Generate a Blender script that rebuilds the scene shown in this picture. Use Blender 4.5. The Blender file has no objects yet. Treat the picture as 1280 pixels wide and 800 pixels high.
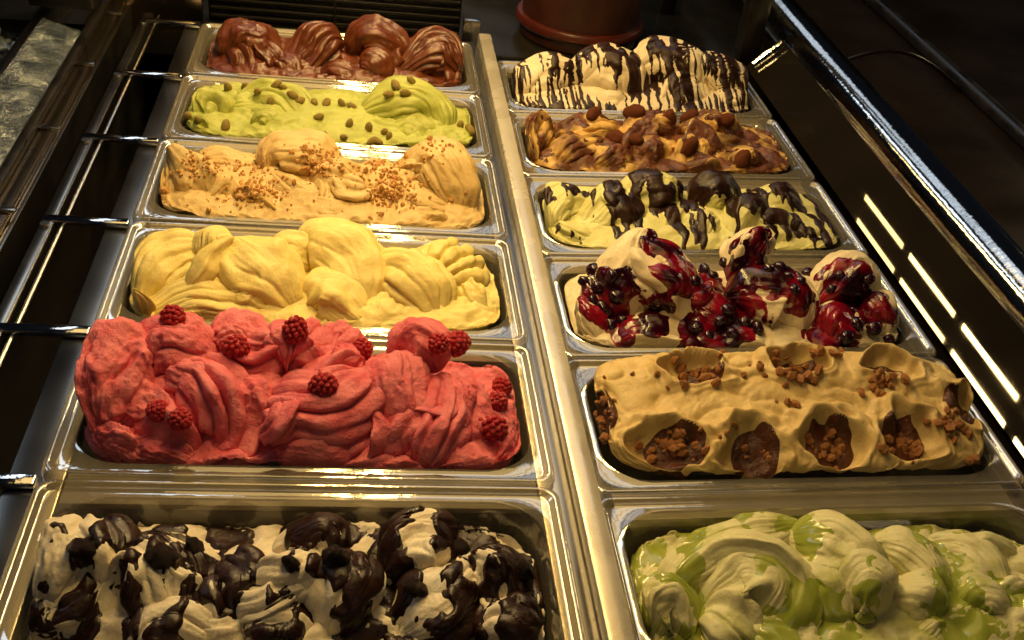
import bpy, math, random
import numpy as np
from mathutils import Vector, Euler
from mathutils.bvhtree import BVHTree

sc = bpy.context.scene
COL = sc.collection
random.seed(7)
RNG = np.random.default_rng(11)

# ------------------------------------------------------------------ camera
FPX = 1379.57                                   # focal length in pixels of the 1280 wide photograph
CAM_ROT = (0.9706, -0.1173, -0.1024)
CAM_LOC = np.array([0.2021, -1.4516, 0.5439])
cam = bpy.data.cameras.new('camera')
cam.sensor_width = 36.0
cam.lens = 36.0 * FPX / 1280.0
cam.clip_start = 0.02
cam.clip_end = 60
cam_o = bpy.data.objects.new('camera', cam)
cam_o.location = CAM_LOC
cam_o.rotation_euler = CAM_ROT
COL.objects.link(cam_o)
sc.camera = cam_o

# ------------------------------------------------------------------ world, lamps, exposure
w = bpy.data.worlds.new('World')
sc.world = w
w.use_nodes = True
bgn = w.node_tree.nodes['Background']
bgn.inputs[0].default_value = (0.62, 0.72, 1.0, 1)
bgn.inputs[1].default_value = 0.008


def area(name, loc, target, sx, sy, power, col):
    l = bpy.data.lights.new(name, 'AREA')
    l.shape = 'RECTANGLE'
    l.size, l.size_y = sx, sy
    l.energy = power
    l.color = col
    o = bpy.data.objects.new(name, l)
    o.location = loc
    d = Vector(target) - Vector(loc)
    o.rotation_euler = d.to_track_quat('-Z', 'Y').to_euler()
    COL.objects.link(o)
    return o


WARM = (1.0, 0.66, 0.23)
# two rows of short warm tubes under the canopy of the case, running away from the camera
for k, yy in enumerate((0.52, 0.27, 0.02, -0.23, -0.48, -0.73)):
    for dx in (0.0, 0.06):
        L = area('canopy_tube', (0.20 + dx, yy, 0.56), (0.20 + dx, yy, 0.0), 0.013, 0.215,
                 (0.34, 0.58, 1.05, 1.32, 1.2, 0.58)[k], WARM)
        L.rotation_euler = (0, 0, 0)
area('added_soft_fill', (0.33, -0.22, 0.98), (0.33, -0.22, 0.0), 0.8, 1.1, 4.8, (1.0, 0.66, 0.23)).rotation_euler = (0, 0, 0)  # added broad overhead fill, softens shadows and warms the rims
# cool shop light from the side of the counter
area('shop_window_light', (-1.6, 0.2, 1.7), (0.0, -0.2, 0.0), 0.7, 0.5, 4.0, (0.72, 0.86, 1.0))
for k in range(6):
    L = area('shop_ceiling_light', (0.62, 0.30 + 0.52 * k, 1.45), (0.62, 0.30 + 0.52 * k, 0.0), 0.70, 0.40, 1.1, (0.80, 0.90, 1.0))
    L.rotation_euler = (0, 0, 0)
for k in range(3):
    area('shop_ceiling_light', (-0.35, 1.1 + 0.7 * k, 1.7), (-0.1, -0.2, 0.0), 0.22, 0.40, 1.1, (0.80, 0.90, 1.0))

# added warm fill from behind the camera, no source seen there
area('rear_fill', (0.5, -2.6, 1.9), (0.4, -0.4, 0.0), 1.6, 1.0, 3.0, (1.0, 0.80, 0.52))
area('shop_wall_lamp', (2.4, 0.9, 0.9), (0.8, 0.0, 0.0), 0.25, 0.25, 2.5, (1.0, 0.80, 0.45))

vs = sc.view_settings
vs.view_transform = 'Standard'
vs.look = 'None'
vs.exposure = -0.16
vs.gamma = 1.0
vs.use_curve_mapping = False
sc.cycles.use_denoising = True
try:
    sc.cycles.denoiser = 'OPENIMAGEDENOISE'
except Exception:
    pass
sc.cycles.max_bounces = 10
sc.cycles.transparent_max_bounces = 14
sc.cycles.sample_clamp_indirect = 4
sc.cycles.caustics_reflective = False
sc.cycles.caustics_refractive = False


# ------------------------------------------------------------------ pixel -> place
def rotm(a):
    return np.array(Euler(a, 'XYZ').to_matrix())


RM = rotm(CAM_ROT)


def ray(px, py):
    d = RM @ np.array([(px - 640) / FPX, (400 - py) / FPX, -1.0])
    return d / np.linalg.norm(d)


def at_z(px, py, z):
    d = ray(px, py)
    return CAM_LOC + d * (z - CAM_LOC[2]) / d[2]


def at_y(px, py, y):
    d = ray(px, py)
    return CAM_LOC + d * (y - CAM_LOC[1]) / d[1]


# ------------------------------------------------------------------ numpy helpers
_perm = np.random.default_rng(3).permutation(256)
_perm = np.concatenate([_perm, _perm, _perm])
_grad = np.random.default_rng(4).normal(size=(256, 3))
_grad /= np.linalg.norm(_grad, axis=1)[:, None]


def perlin(P):
    P = np.asarray(P, float)
    i = np.floor(P).astype(int)
    f = P - i
    u = f * f * f * (f * (f * 6 - 15) + 10)
    out = np.zeros(P.shape[:-1])
    for dx in (0, 1):
        wx = u[..., 0] if dx else 1 - u[..., 0]
        for dy in (0, 1):
            wy = u[..., 1] if dy else 1 - u[..., 1]
            for dz in (0, 1):
                wz = u[..., 2] if dz else 1 - u[..., 2]
                h = _perm[_perm[_perm[(i[..., 0] + dx) & 255] + ((i[..., 1] + dy) & 255)] + ((i[..., 2] + dz) & 255)]
                g = _grad[h]
                out += wx * wy * wz * (g[..., 0] * (f[..., 0] - dx) + g[..., 1] * (f[..., 1] - dy) + g[..., 2] * (f[..., 2] - dz))
    return out * 1.6


def fbm(P, o=3):
    s, a, t = 0, 1, 0
    for k in range(o):
        s = s + a * perlin(P * 2 ** k + 17.3 * k)
        t += a
        a *= 0.5
    return s / t


def sstep(x, a, b):
    t = np.clip((x - a) / (b - a), 0, 1)
    return t * t * (3 - 2 * t)


def catmull(P, n):
    P = np.asarray(P, float)
    if len(P) == 2:
        P = np.array([P[0], (P[0] + P[1]) / 2, P[1]])
    Q = np.vstack([2 * P[0] - P[1], P, 2 * P[-1] - P[-2]])
    m = len(P) - 1
    t = np.linspace(0, m - 1e-6, n)
    k = t.astype(int)
    f = (t - k)[:, None]
    a, b, c, d = Q[k], Q[k + 1], Q[k + 2], Q[k + 3]
    return 0.5 * (2 * b + (c - a) * f + (2 * a - 5 * b + 4 * c - d) * f ** 2 + (3 * b - a - 3 * c + d) * f ** 3)


def lerp_list(v, n):
    v = np.atleast_1d(np.asarray(v, float))
    if len(v) == 1:
        return np.full(n, v[0])
    return catmull(np.stack([v, v, v], 1), n)[:, 0]


def mesh_np(name, V, F, mat=None, smooth=True):
    me = bpy.data.meshes.new(name)
    V = np.asarray(V, np.float32)
    F = np.asarray(F, np.int32)
    n = F.shape[1]
    me.vertices.add(len(V))
    me.vertices.foreach_set('co', V.ravel())
    me.loops.add(F.size)
    me.loops.foreach_set('vertex_index', F.ravel())
    me.polygons.add(len(F))
    me.polygons.foreach_set('loop_start', np.arange(0, F.size, n, dtype=np.int32))
    me.polygons.foreach_set('loop_total', np.full(len(F), n, dtype=np.int32))
    me.polygons.foreach_set('use_smooth', np.full(len(F), smooth))
    if mat:
        me.materials.append(mat)
    me.update(calc_edges=True)
    me.validate()
    return me


def link(name, me, parent=None, loc=None, rot=None):
    o = bpy.data.objects.new(name, me)
    COL.objects.link(o)
    if parent:
        o.parent = parent
    if loc is not None:
        o.location = loc
    if rot is not None:
        o.rotation_euler = rot
    return o


def tag(o, label=None, cat=None, group=None, kind=None):
    if label:
        o['label'] = label
    if cat:
        o['category'] = cat
    if group:
        o['group'] = group
    if kind:
        o['kind'] = kind
    return o


class MB:
    """collects polygons of any size into one mesh"""

    def __init__(s):
        s.v, s.f = [], []

    def add(s, V, F):
        b = len(s.v)
        s.v += [tuple(map(float, p)) for p in V]
        s.f += [tuple(int(i) + b for i in f) for f in F]
        return s

    def box(s, x0, x1, y0, y1, z0, z1, bev=0.0):
        import bmesh
        bm = bmesh.new()
        vs_ = [bm.verts.new((x, y, z)) for x in (x0, x1) for y in (y0, y1) for z in (z0, z1)]
        for q in ((0, 1, 3, 2), (4, 6, 7, 5), (0, 4, 5, 1), (2, 3, 7, 6), (0, 2, 6, 4), (1, 5, 7, 3)):
            bm.faces.new([vs_[i] for i in q])
        if bev > 0:
            bmesh.ops.bevel(bm, geom=list(bm.edges), offset=bev, segments=2, affect='EDGES', profile=0.5)
        bm.verts.index_update()
        s.add([v.co for v in bm.verts], [[v.index for v in f.verts] for f in bm.faces])
        bm.free()
        return s

    def tube(s, path, r, n=12, cap=True):
        path = np.asarray(path, float)
        T = np.gradient(path, axis=0)
        T /= np.linalg.norm(T, axis=1)[:, None]
        V, F = [], []
        r = np.broadcast_to(np.asarray(r, float), (len(path),))
        for i in range(len(path)):
            up = np.array([0, 0, 1.0]) if abs(T[i, 2]) < 0.9 else np.array([1.0, 0, 0])
            sd = np.cross(T[i], up)
            sd /= np.linalg.norm(sd)
            u2 = np.cross(sd, T[i])
            for k in range(n):
                a = 2 * math.pi * k / n
                V.append(path[i] + r[i] * (sd * math.cos(a) + u2 * math.sin(a)))
        for i in range(len(path) - 1):
            for k in range(n):
                k2 = (k + 1) % n
                F.append((i * n + k, i * n + k2, (i + 1) * n + k2, (i + 1) * n + k))
        if cap:
            F.append(tuple(range(n))[::-1])
            F.append(tuple((len(path) - 1) * n + k for k in range(n)))
        return s.add(V, F)

    def lathe(s, prof, c=(0, 0), n=48):
        V, F = [], []
        for r, z in prof:
            for k in range(n):
                a = 2 * math.pi * k / n
                V.append((c[0] + r * math.cos(a), c[1] + r * math.sin(a), z))
        for i in range(len(prof) - 1):
            for k in range(n):
                k2 = (k + 1) % n
                F.append((i * n + k, i * n + k2, (i + 1) * n + k2, (i + 1) * n + k))
        return s.add(V, F)

    def build(s, name, mat, parent=None, smooth=True, auto=35):
        me = bpy.data.meshes.new(name)
        me.from_pydata(s.v, [], s.f)
        me.materials.append(mat)
        if smooth:
            me.polygons.foreach_set('use_smooth', np.ones(len(me.polygons), bool))
            try:
                me.set_sharp_from_angle(angle=math.radians(auto))
            except Exception:
                pass
        me.update()
        return link(name, me, parent)


# ------------------------------------------------------------------ materials
def nmat(name):
    m = bpy.data.materials.new(name)
    m.use_nodes = True
    nt = m.node_tree
    nt.nodes.clear()
    return m, nt, nt.nodes, nt.links


def principled(name, c1, c2=None, rough=0.5, rough2=None, scale=40, metal=0.0, bump=0.0, bscale=300, sss=0.0,
               spec=0.5, coat=0.0, stretch=(1, 1, 1), detail=4, lo=0.38, hi=0.66, radius=(1, .6, .35), sscale=0.0022):
    m, nt, N, Lk = nmat(name)
    out = N.new('ShaderNodeOutputMaterial')
    p = N.new('ShaderNodeBsdfPrincipled')
    Lk.new(p.outputs[0], out.inputs[0])
    tc = N.new('ShaderNodeTexCoord')
    mp = N.new('ShaderNodeMapping')
    mp.inputs['Scale'].default_value = stretch
    Lk.new(tc.outputs['Object'], mp.inputs[0])
    p.inputs['Base Color'].default_value = (*c1, 1)
    p.inputs['Roughness'].default_value = rough
    p.inputs['Metallic'].default_value = metal
    p.inputs['Specular IOR Level'].default_value = spec
    p.inputs['Coat Weight'].default_value = coat
    p.inputs['Coat Roughness'].default_value = 0.08
    if sss:
        p.inputs['Subsurface Weight'].default_value = sss
        p.inputs['Subsurface Radius'].default_value = radius
        p.inputs['Subsurface Scale'].default_value = sscale
    nz = N.new('ShaderNodeTexNoise')
    nz.inputs['Scale'].default_value = scale
    nz.inputs['Detail'].default_value = detail
    Lk.new(mp.outputs[0], nz.inputs['Vector'])
    if c2:
        rp = N.new('ShaderNodeValToRGB')
        rp.color_ramp.elements[0].position = lo
        rp.color_ramp.elements[1].position = hi
        rp.color_ramp.elements[0].color = (*c1, 1)
        rp.color_ramp.elements[1].color = (*c2, 1)
        Lk.new(nz.outputs[0], rp.inputs[0])
        Lk.new(rp.outputs[0], p.inputs['Base Color'])
    if rough2 is not None:
        mr = N.new('ShaderNodeMapRange')
        mr.inputs[1].default_value = 0.35
        mr.inputs[2].default_value = 0.65
        mr.inputs[3].default_value = rough
        mr.inputs[4].default_value = rough2
        Lk.new(nz.outputs[0], mr.inputs[0])
        Lk.new(mr.outputs[0], p.inputs['Roughness'])
    if bump:
        b = N.new('ShaderNodeBump')
        b.inputs['Strength'].default_value = 1.0
        b.inputs['Distance'].default_value = bump
        n2 = N.new('ShaderNodeTexNoise')
        n2.inputs['Scale'].default_value = bscale
        n2.inputs['Detail'].default_value = 5
        n2.inputs['Roughness'].default_value = 0.65
        Lk.new(mp.outputs[0], n2.inputs['Vector'])
        Lk.new(n2.outputs[0], b.inputs['Height'])
        Lk.new(b.outputs[0], p.inputs['Normal'])
    return m


def clear_plastic(name, tint, body, base_refl, rough):
    """thin clear plastic: sees through, mirrors more at a grazing angle, a little milky"""
    m, nt, N, Lk = nmat(name)
    out = N.new('ShaderNodeOutputMaterial')
    tr = N.new('ShaderNodeBsdfTransparent')
    tr.inputs[0].default_value = (*tint, 1)
    df = N.new('ShaderNodeBsdfDiffuse')
    df.inputs[0].default_value = (0.70, 0.64, 0.50, 1)
    gl = N.new('ShaderNodeBsdfGlossy')
    gl.inputs[0].default_value = (0.95, 0.95, 0.95, 1)
    gl.inputs['Roughness'].default_value = rough
    lw = N.new('ShaderNodeLayerWeight')
    lw.inputs[0].default_value = 0.5
    pw = N.new('ShaderNodeMath')
    pw.operation = 'POWER'
    pw.inputs[1].default_value = 3.0
    ml = N.new('ShaderNodeMath')
    ml.operation = 'MULTIPLY_ADD'
    ml.inputs[1].default_value = 0.75
    ml.inputs[2].default_value = base_refl
    ml.use_clamp = True
    Lk.new(lw.outputs['Facing'], pw.inputs[0])
    Lk.new(pw.outputs[0], ml.inputs[0])
    tc = N.new('ShaderNodeTexCoord')
    nz = N.new('ShaderNodeTexNoise')
    nz.inputs['Scale'].default_value = 45
    nz.inputs['Detail'].default_value = 3
    Lk.new(tc.outputs['Object'], nz.inputs['Vector'])
    bp = N.new('ShaderNodeBump')
    bp.inputs['Distance'].default_value = 0.0006
    bp.inputs['Strength'].default_value = 0.6
    Lk.new(nz.outputs[0], bp.inputs['Height'])
    Lk.new(bp.outputs[0], gl.inputs['Normal'])
    m1 = N.new('ShaderNodeMixShader')
    m1.inputs[0].default_value = body
    Lk.new(tr.outputs[0], m1.inputs[1])
    Lk.new(df.outputs[0], m1.inputs[2])
    m2 = N.new('ShaderNodeMixShader')
    Lk.new(ml.outputs[0], m2.inputs[0])
    Lk.new(m1.outputs[0], m2.inputs[1])
    Lk.new(gl.outputs[0], m2.inputs[2])
    Lk.new(m2.outputs[0], out.inputs[0])
    return m


M = {}
M['basin'] = clear_plastic('clear_plastic_basin', (0.88, 0.84, 0.74), 0.14, 0.09, 0.10)
M['rim'] = clear_plastic('clear_plastic_rim', (0.86, 0.82, 0.72), 0.17, 0.22, 0.09)
M['steel'] = principled('brushed_steel', (0.38, 0.37, 0.35), rough=0.20, rough2=0.27, metal=1.0, scale=10, detail=2)
M['dull_steel'] = principled('dull_steel', (0.26, 0.21, 0.16), rough=0.24, rough2=0.29, metal=1.0, scale=9, detail=2)
M['plate'] = principled('grey_plate', (0.30, 0.28, 0.24), (0.40, 0.37, 0.31), rough=0.35, rough2=0.5, scale=25)
M['chrome'] = principled('chrome', (0.62, 0.63, 0.64), rough=0.07, metal=1.0, bump=0.0008, bscale=18, stretch=(1, 2.2, 1))
M['divider'] = principled('cream_enamel', (0.56, 0.50, 0.40), (0.64, 0.59, 0.48), rough=0.16, rough2=0.34, scale=14, metal=0.35, bump=0.0003, bscale=60, coat=.3)
M['black'] = principled('black_plastic', (0.006, 0.005, 0.005), (0.012, 0.01, 0.009), rough=0.25, rough2=0.45, scale=30)
M['well'] = principled('dark_well', (0.012, 0.009, 0.007), (0.03, 0.02, 0.014), rough=0.5, scale=18)
M['darkglass'] = principled('dark_glass', (0.010, 0.008, 0.006), (0.014, 0.010, 0.007), rough=0.012, rough2=0.03, scale=9, spec=0.6)
M['brownglass'] = principled('brown_smoked_glass', (0.010, 0.007, 0.005), (0.018, 0.012, 0.008), rough=0.16, rough2=0.36, scale=5, spec=0.22)
M['backglass'] = principled('green_black_glass', (0.008, 0.008, 0.006), (0.014, 0.012, 0.008), rough=0.14, rough2=0.25, scale=12, spec=0.6)
M['slat'] = principled('brown_slat', (0.005, 0.004, 0.003), (0.010, 0.008, 0.005), rough=0.35, scale=30, stretch=(1, 8, 8))
M['hammered'] = principled('painted_pane_sheen', (0.14, 0.17, 0.20), (0.40, 0.46, 0.52), rough=0.10, metal=1.0, scale=30,
                           bump=0.012, bscale=70)  # silver-blue tones paint the reflections of a glass pane
M['bluejar'] = principled('blue_grey_glass', (0.03, 0.045, 0.06), (0.06, 0.075, 0.09), rough=0.1, scale=30, spec=0.9, bump=0.003, bscale=40)
M['terracotta'] = principled('red_brown_plastic', (0.026, 0.006, 0.003), (0.045, 0.010, 0.005), rough=0.35, rough2=0.5, scale=26,
                             bump=0.0004, bscale=120)


def gelato_mat(name, c1, c2, rough=0.42, bump=0.0011, bscale=170, sss=0.22, scale=38, spec=0.4, **k):
    return principled(name, c1, c2, rough=rough, rough2=rough + 0.14, bump=bump, bscale=bscale, sss=sss, scale=scale, spec=spec, **k)


G = {}
G['chocolate'] = gelato_mat('chocolate_gelato', (0.095, 0.021, 0.005), (0.14, 0.034, 0.008), rough=0.28, sss=0.15, spec=0.55, bump=.0006)
G['pistachio'] = gelato_mat('pistachio_gelato', (0.33, 0.36, 0.065), (0.41, 0.44, 0.105))
G['hazelnut'] = gelato_mat('hazelnut_gelato', (0.55, 0.38, 0.15), (0.62, 0.45, 0.20))
G['lemon'] = gelato_mat('lemon_gelato', (0.74, 0.60, 0.19), (0.80, 0.67, 0.26))
G['raspberry'] = gelato_mat('raspberry_gelato', (0.66, 0.105, 0.14), (0.80, 0.21, 0.25), rough=0.36, bump=0.0019, bscale=330, scale=60)
G['strac'] = gelato_mat('cream_gelato', (0.78, 0.68, 0.50), (0.85, 0.76, 0.60), rough=0.5, bump=.0014)
G['white'] = gelato_mat('fior_di_latte', (0.70, 0.58, 0.38), (0.76, 0.66, 0.46))
G['vanilla'] = gelato_mat('pale_yellow_gelato', (0.60, 0.57, 0.22), (0.68, 0.65, 0.30))
G['tiramisu'] = gelato_mat('tiramisu_gelato', (0.10, 0.028, 0.006), (0.66, 0.42, 0.13), rough=0.45, scale=26, lo=0.46, hi=0.60, detail=5,
                           stretch=(1, 1, .7))
G['praline'] = gelato_mat('praline_gelato', (0.60, 0.43, 0.17), (0.68, 0.51, 0.23))
G['lime'] = gelato_mat('lime_ripple_gelato', (0.44, 0.46, 0.11), (0.70, 0.66, 0.36), rough=0.34, scale=26, lo=0.32, hi=0.48)
S = {}
S['dark_choc'] = principled('dark_chocolate', (0.014, 0.005, 0.003), (0.032, 0.011, 0.006), rough=0.24, rough2=0.42, scale=50, bump=0.001, bscale=120, spec=0.35)
S['berry'] = principled('berry_sauce', (0.020, 0.001, 0.005), (0.24, 0.004, 0.018), rough=0.10, scale=34, spec=0.6, bump=.0008, bscale=90, lo=.42, hi=.62)
S['green'] = principled('green_syrup', (0.28, 0.33, 0.04), (0.42, 0.46, 0.10), rough=0.16, scale=40, spec=0.6, sss=0.2)
S['praline'] = principled('brown_praline', (0.055, 0.015, 0.005), (0.11, 0.03, 0.009), rough=0.25, scale=70, bump=0.0025, bscale=160, spec=0.45)
S['cocoa'] = principled('cocoa_coat', (0.11, 0.028, 0.009), (0.17, 0.048, 0.016), rough=0.75, scale=120, bump=0.0012, bscale=500, spec=0.2)
S['raspberry'] = principled('raspberry_skin', (0.40, 0.010, 0.02), (0.52, 0.022, 0.035), rough=0.26, scale=90, sss=0.25, spec=0.5, bump=.0004, bscale=700)
S['blackberry'] = principled('dark_berry_skin', (0.012, 0.003, 0.010), (0.03, 0.004, 0.016), rough=0.12, scale=60, spec=0.6)
S['pistachio'] = principled('pistachio_kernel', (0.26, 0.23, 0.035), (0.28, 0.13, 0.035), rough=0.4, scale=90, bump=.0008, bscale=400, lo=.45, hi=.6)
S['nut'] = principled('caramel_nut', (0.28, 0.085, 0.018), (0.58, 0.27, 0.08), rough=0.3, rough2=.5, scale=150, bump=.0008, bscale=500)
S['crumb'] = principled('hazelnut_crumb', (0.46, 0.22, 0.06), (0.62, 0.36, 0.13), rough=0.55, scale=150)

# ------------------------------------------------------------------ the case: frame, divider, side panels, back
PITCH, DEP, WID = 0.1752, 0.165, 0.36
XR, ZR, BETA = 0.3953, -0.0317, 0.0474          # right column: starts here, lies lower, tilts up a little
OFFR = 0.0231                                   # and stands this much further back


def row_back(i):
    return -(i - 1) * PITCH


def struct(o):
    o['kind'] = 'structure'
    return o


struct(MB().box(-0.9, 1.9, -1.3, 1.2, -0.30, -0.26).build('well_floor', M['well'], smooth=False))
# back of the case behind the far pans
struct(MB().box(-0.9, 0.845, 0.057, 1.5, -0.07, -0.036).build('back_shelf', M['backglass'], smooth=False))

fr = bpy.data.objects.new('pan_frame', None)
COL.objects.link(fr)
fr.location = (0, 0, -0.26)
tag(fr, 'steel frame with chrome cross bars that carries the gelato pans', 'frame')


def fpart(mb, name, mat, **k):
    o = mb.build(name, mat, None, **k)
    o.parent = fr
    o.location = (0, 0, 0.26)
    return o


fpart(MB().box(-0.022, 0.016, -1.25, 0.03, -0.022, -0.0085, 0.002), 'ledge', M['steel'])
fpart(MB().box(0.347, 0.3705, -1.25, 0.03, -0.03, -0.0085, 0.001), 'ledge', M['steel'])
fpart(MB().box(XR - 0.001, XR + 0.018, -1.25, 0.055, ZR - 0.03, ZR - 0.0085, 0.001), 'ledge', M['steel'])
zr1 = ZR + BETA * WID
fpart(MB().box(0.7385, 0.762, -1.25, 0.055, zr1 - 0.03, zr1 - 0.0095, 0.001), 'ledge', M['dull_steel'])
fpart(MB().box(-0.078, -0.066, -1.25, 0.034, -0.03, -0.003, 0.002), 'rail', M['steel'])
fpart(MB().tube([(-0.0595, y, -0.008) for y in np.linspace(-1.25, 0.034, 8)], 0.0022, 8), 'rod', M['steel'])
for i in range(1, 8):
    y = row_back(i) + 0.0051
    fpart(MB().box(-0.0775, -0.0008, y - 0.0055, y + 0.0055, -0.0075, -0.0015, 0.0018), 'cross_bar', M['chrome'])
    fpart(MB().box(0.0165, 0.3465, y - 0.0150, y + 0.0150, -0.0150, -0.0100, 0.001), 'added_underplate', M['plate'])  # pale plate added so that the clear rims above look brighter
    fpart(MB().tube([(-0.0725, y - 0.0145, -0.004 + q) for q in np.linspace(0, 0.004, 3)], 0.0042, 12), 'bolt', M['steel'])
    zz = ZR - 0.012
    y += OFFR
    mb = MB()
    mb.add([(XR + 0.0185, y - .0145, zz), (XR + 0.0185, y + .0145, zz), (0.738, y + .0145, zr1 - .012), (0.738, y - .0145, zr1 - .012),
            (XR + 0.0185, y - .0145, zz - .008), (XR + 0.0185, y + .0145, zz - .008), (0.738, y + .0145, zr1 - .02), (0.738, y - .0145, zr1 - .02)],
           [(3, 2, 1, 0), (4, 5, 6, 7), (0, 1, 5, 4), (2, 3, 7, 6), (1, 2, 6, 5), (3, 0, 4, 7)])
    fpart(mb, 'added_underplate', M['plate'])

dv = MB().box(0.3715, 0.3895, -1.25, 0.036, -0.25, 0.0035, 0.003).build('divider_strip', M['divider'])
tag(dv, 'long cream enamelled divider strip between the two columns of pans', 'divider')

# left: shelf trims, hammered panel
sl = bpy.data.objects.new('side_ledge', None)
COL.objects.link(sl)
sl.location = (-0.12, -0.3, -0.26)
tag(sl, 'brown reflecting steel side ledge with small joint strips beside the frame', 'ledge')


def spart(mb, name, mat):
    o = mb.build(name, mat)
    o.parent = sl
    o.location = (0.12, 0.3, 0.26)
    return o


spart(MB().box(-0.1215, -0.106, -1.2, 0.10, -0.25, 0.002, 0.002), 'ledge_plate', M['dull_steel'])
spart(MB().box(-0.1055, -0.0995, -1.2, 0.10, -0.25, -0.004, 0.001), 'ledge_edge', M['steel'])
for i in range(1, 7):
    y = row_back(i) + 0.005
    spart(MB().box(-0.1212, -0.100, y - 0.004, y + 0.004, 0.0022, 0.0052, 0.001), 'joint_strip', M['steel'])
bt = MB().box(-0.133, -0.1220, -1.2, 0.5, -0.25, 0.010, 0.003).build('black_trim', M['black'])
tag(bt, 'black trim bar between the hammered panel and the brown side ledge', 'trim')
hp = MB().add([(-0.1335, -1.2, -0.006), (-0.1335, -0.05, -0.006), (-0.186, -0.05, 0.010), (-0.186, -1.2, 0.010),
               (-0.1335, -1.2, -0.25), (-0.1335, -0.05, -0.25), (-0.186, -0.05, -0.25), (-0.186, -1.2, -0.25)],
              [(3, 2, 1, 0), (4, 5, 6, 7), (1, 5, 4, 0), (3, 7, 6, 2), (2, 6, 5, 1), (0, 4, 7, 3)]).build('hammered_pane', M['hammered'], smooth=False)
tag(hp, 'hammered pane with painted silvery reflections beside the black trim', 'panel')
op = MB().box(-0.203, -0.1875, -1.2, 0.5, -0.25, 0.004, 0.003).build('outer_rail', M['dull_steel'])
tag(op, 'dark brown steel rail on the outer side of the hammered panel', 'rail')

# ------------------------------------------------------------------ pans
def rrect(hx, hy, r, n=7):
    P = []
    for cx, cy, a0 in ((hx - r, hy - r, 0), (-hx + r, hy - r, 90), (-hx + r, -hy + r, 180), (hx - r, -hy + r, 270)):
        for k in range(n):
            a = math.radians(a0 + 90 * k / (n - 1))
            P.append((cx + r * math.cos(a), cy + r * math.sin(a)))
    return P


def loft(prof, cap):
    V, F = [], []
    n = None
    for hx, hy, r, z in prof:
        R = rrect(hx, hy, r)
        n = len(R)
        V += [(x, y, z) for x, y in R]
    for i in range(len(prof) - 1):
        for k in range(n):
            k2 = (k + 1) % n
            F.append((i * n + k, i * n + k2, (i + 1) * n + k2, (i + 1) * n + k))
    if cap:
        F.append(tuple((len(prof) - 1) * n + k for k in range(n)))
    return V, F


HX, HY = WID / 2, DEP / 2
HYO = HY + 0.0046                                # the rims of one row nearly touch the next
OX, OY, OR = HX - 0.0150, HY - 0.0125, 0.035       # half size of the opening
_rim = [(HX - 0.0005, HYO - 0.0005, .012, -0.0085), (HX, HYO, .012, -0.005), (HX - .0006, HYO - .0006, .012, -0.0012), (HX - .0028, HYO - .0028, .011, 0.0008),
        (HX - .0055, HYO - .0055, .010, 0.0002), (HX - .0072, HYO - .0072, .009, -0.0026), (HX - .009, HYO - .009, .009, -0.0034),
        (OX + .004, OY + .003, .038, -0.0030), (OX + .0012, OY + .001, .037, -0.0018), (OX, OY, OR, -0.0030)]
_basin = [(OX, OY, OR, -0.0031), (OX - .0012, OY - .0012, OR, -0.008), (OX - .010, OY - .008, OR, -0.09), (OX - .014, OY - .012, OR - .004, -0.112), (OX - .022, OY - .02, OR - .01, -0.118)]
_v, _f = loft(_rim, False)
RIM_ME = MB().add(_v, _f).build('rim_proto', M['rim'], auto=60)
_v, _f = loft(_basin, True)
BAS_ME = MB().add(_v, _f).build('basin_proto', M['basin'], auto=60)
rim_mesh, bas_mesh = RIM_ME.data, BAS_ME.data
rim_mesh.name, bas_mesh.name = 'rim', 'basin'
bpy.data.objects.remove(RIM_ME)
bpy.data.objects.remove(BAS_ME)


class Pan:
    def __init__(s, side, row):
        s.side, s.row = side, row
        yc = row_back(row) - HY + (OFFR if side == 'R' else 0)
        if side == 'L':
            s.c = np.array([HX, yc, 0.0])
            s.b = 0.0
        else:
            s.b = BETA
            s.c = np.array([XR + HX * math.cos(BETA), yc, ZR + HX * math.sin(BETA)])
        s.rot = (0, -s.b, 0)
        s.m = rotm(s.rot)

    def loc(s, P):                       # world -> pan
        return (np.asarray(P) - s.c) @ s.m

    def wor(s, P):
        return np.asarray(P) @ s.m.T + s.c

    def p(s, px, py, v):                 # pixel + how far back in the pan (0 front, 1 back)
        return s.loc(at_y(px, py, s.c[1] + (0.12 + 0.78 * v - 0.5) * DEP))

    def build(s, flavour):
        e = bpy.data.objects.new('gelato_pan', None)
        COL.objects.link(e)
        e.location = s.wor((0, 0, -0.118))
        e.rotation_euler = s.rot
        tag(e, 'clear plastic pan holding the ' + flavour, 'pan', 'clear plastic pans set in two columns')
        for nm, me in (('rim', rim_mesh), ('basin', bas_mesh)):
            o = link(nm, me, e, (0, 0, 0.118))
        return e


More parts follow.
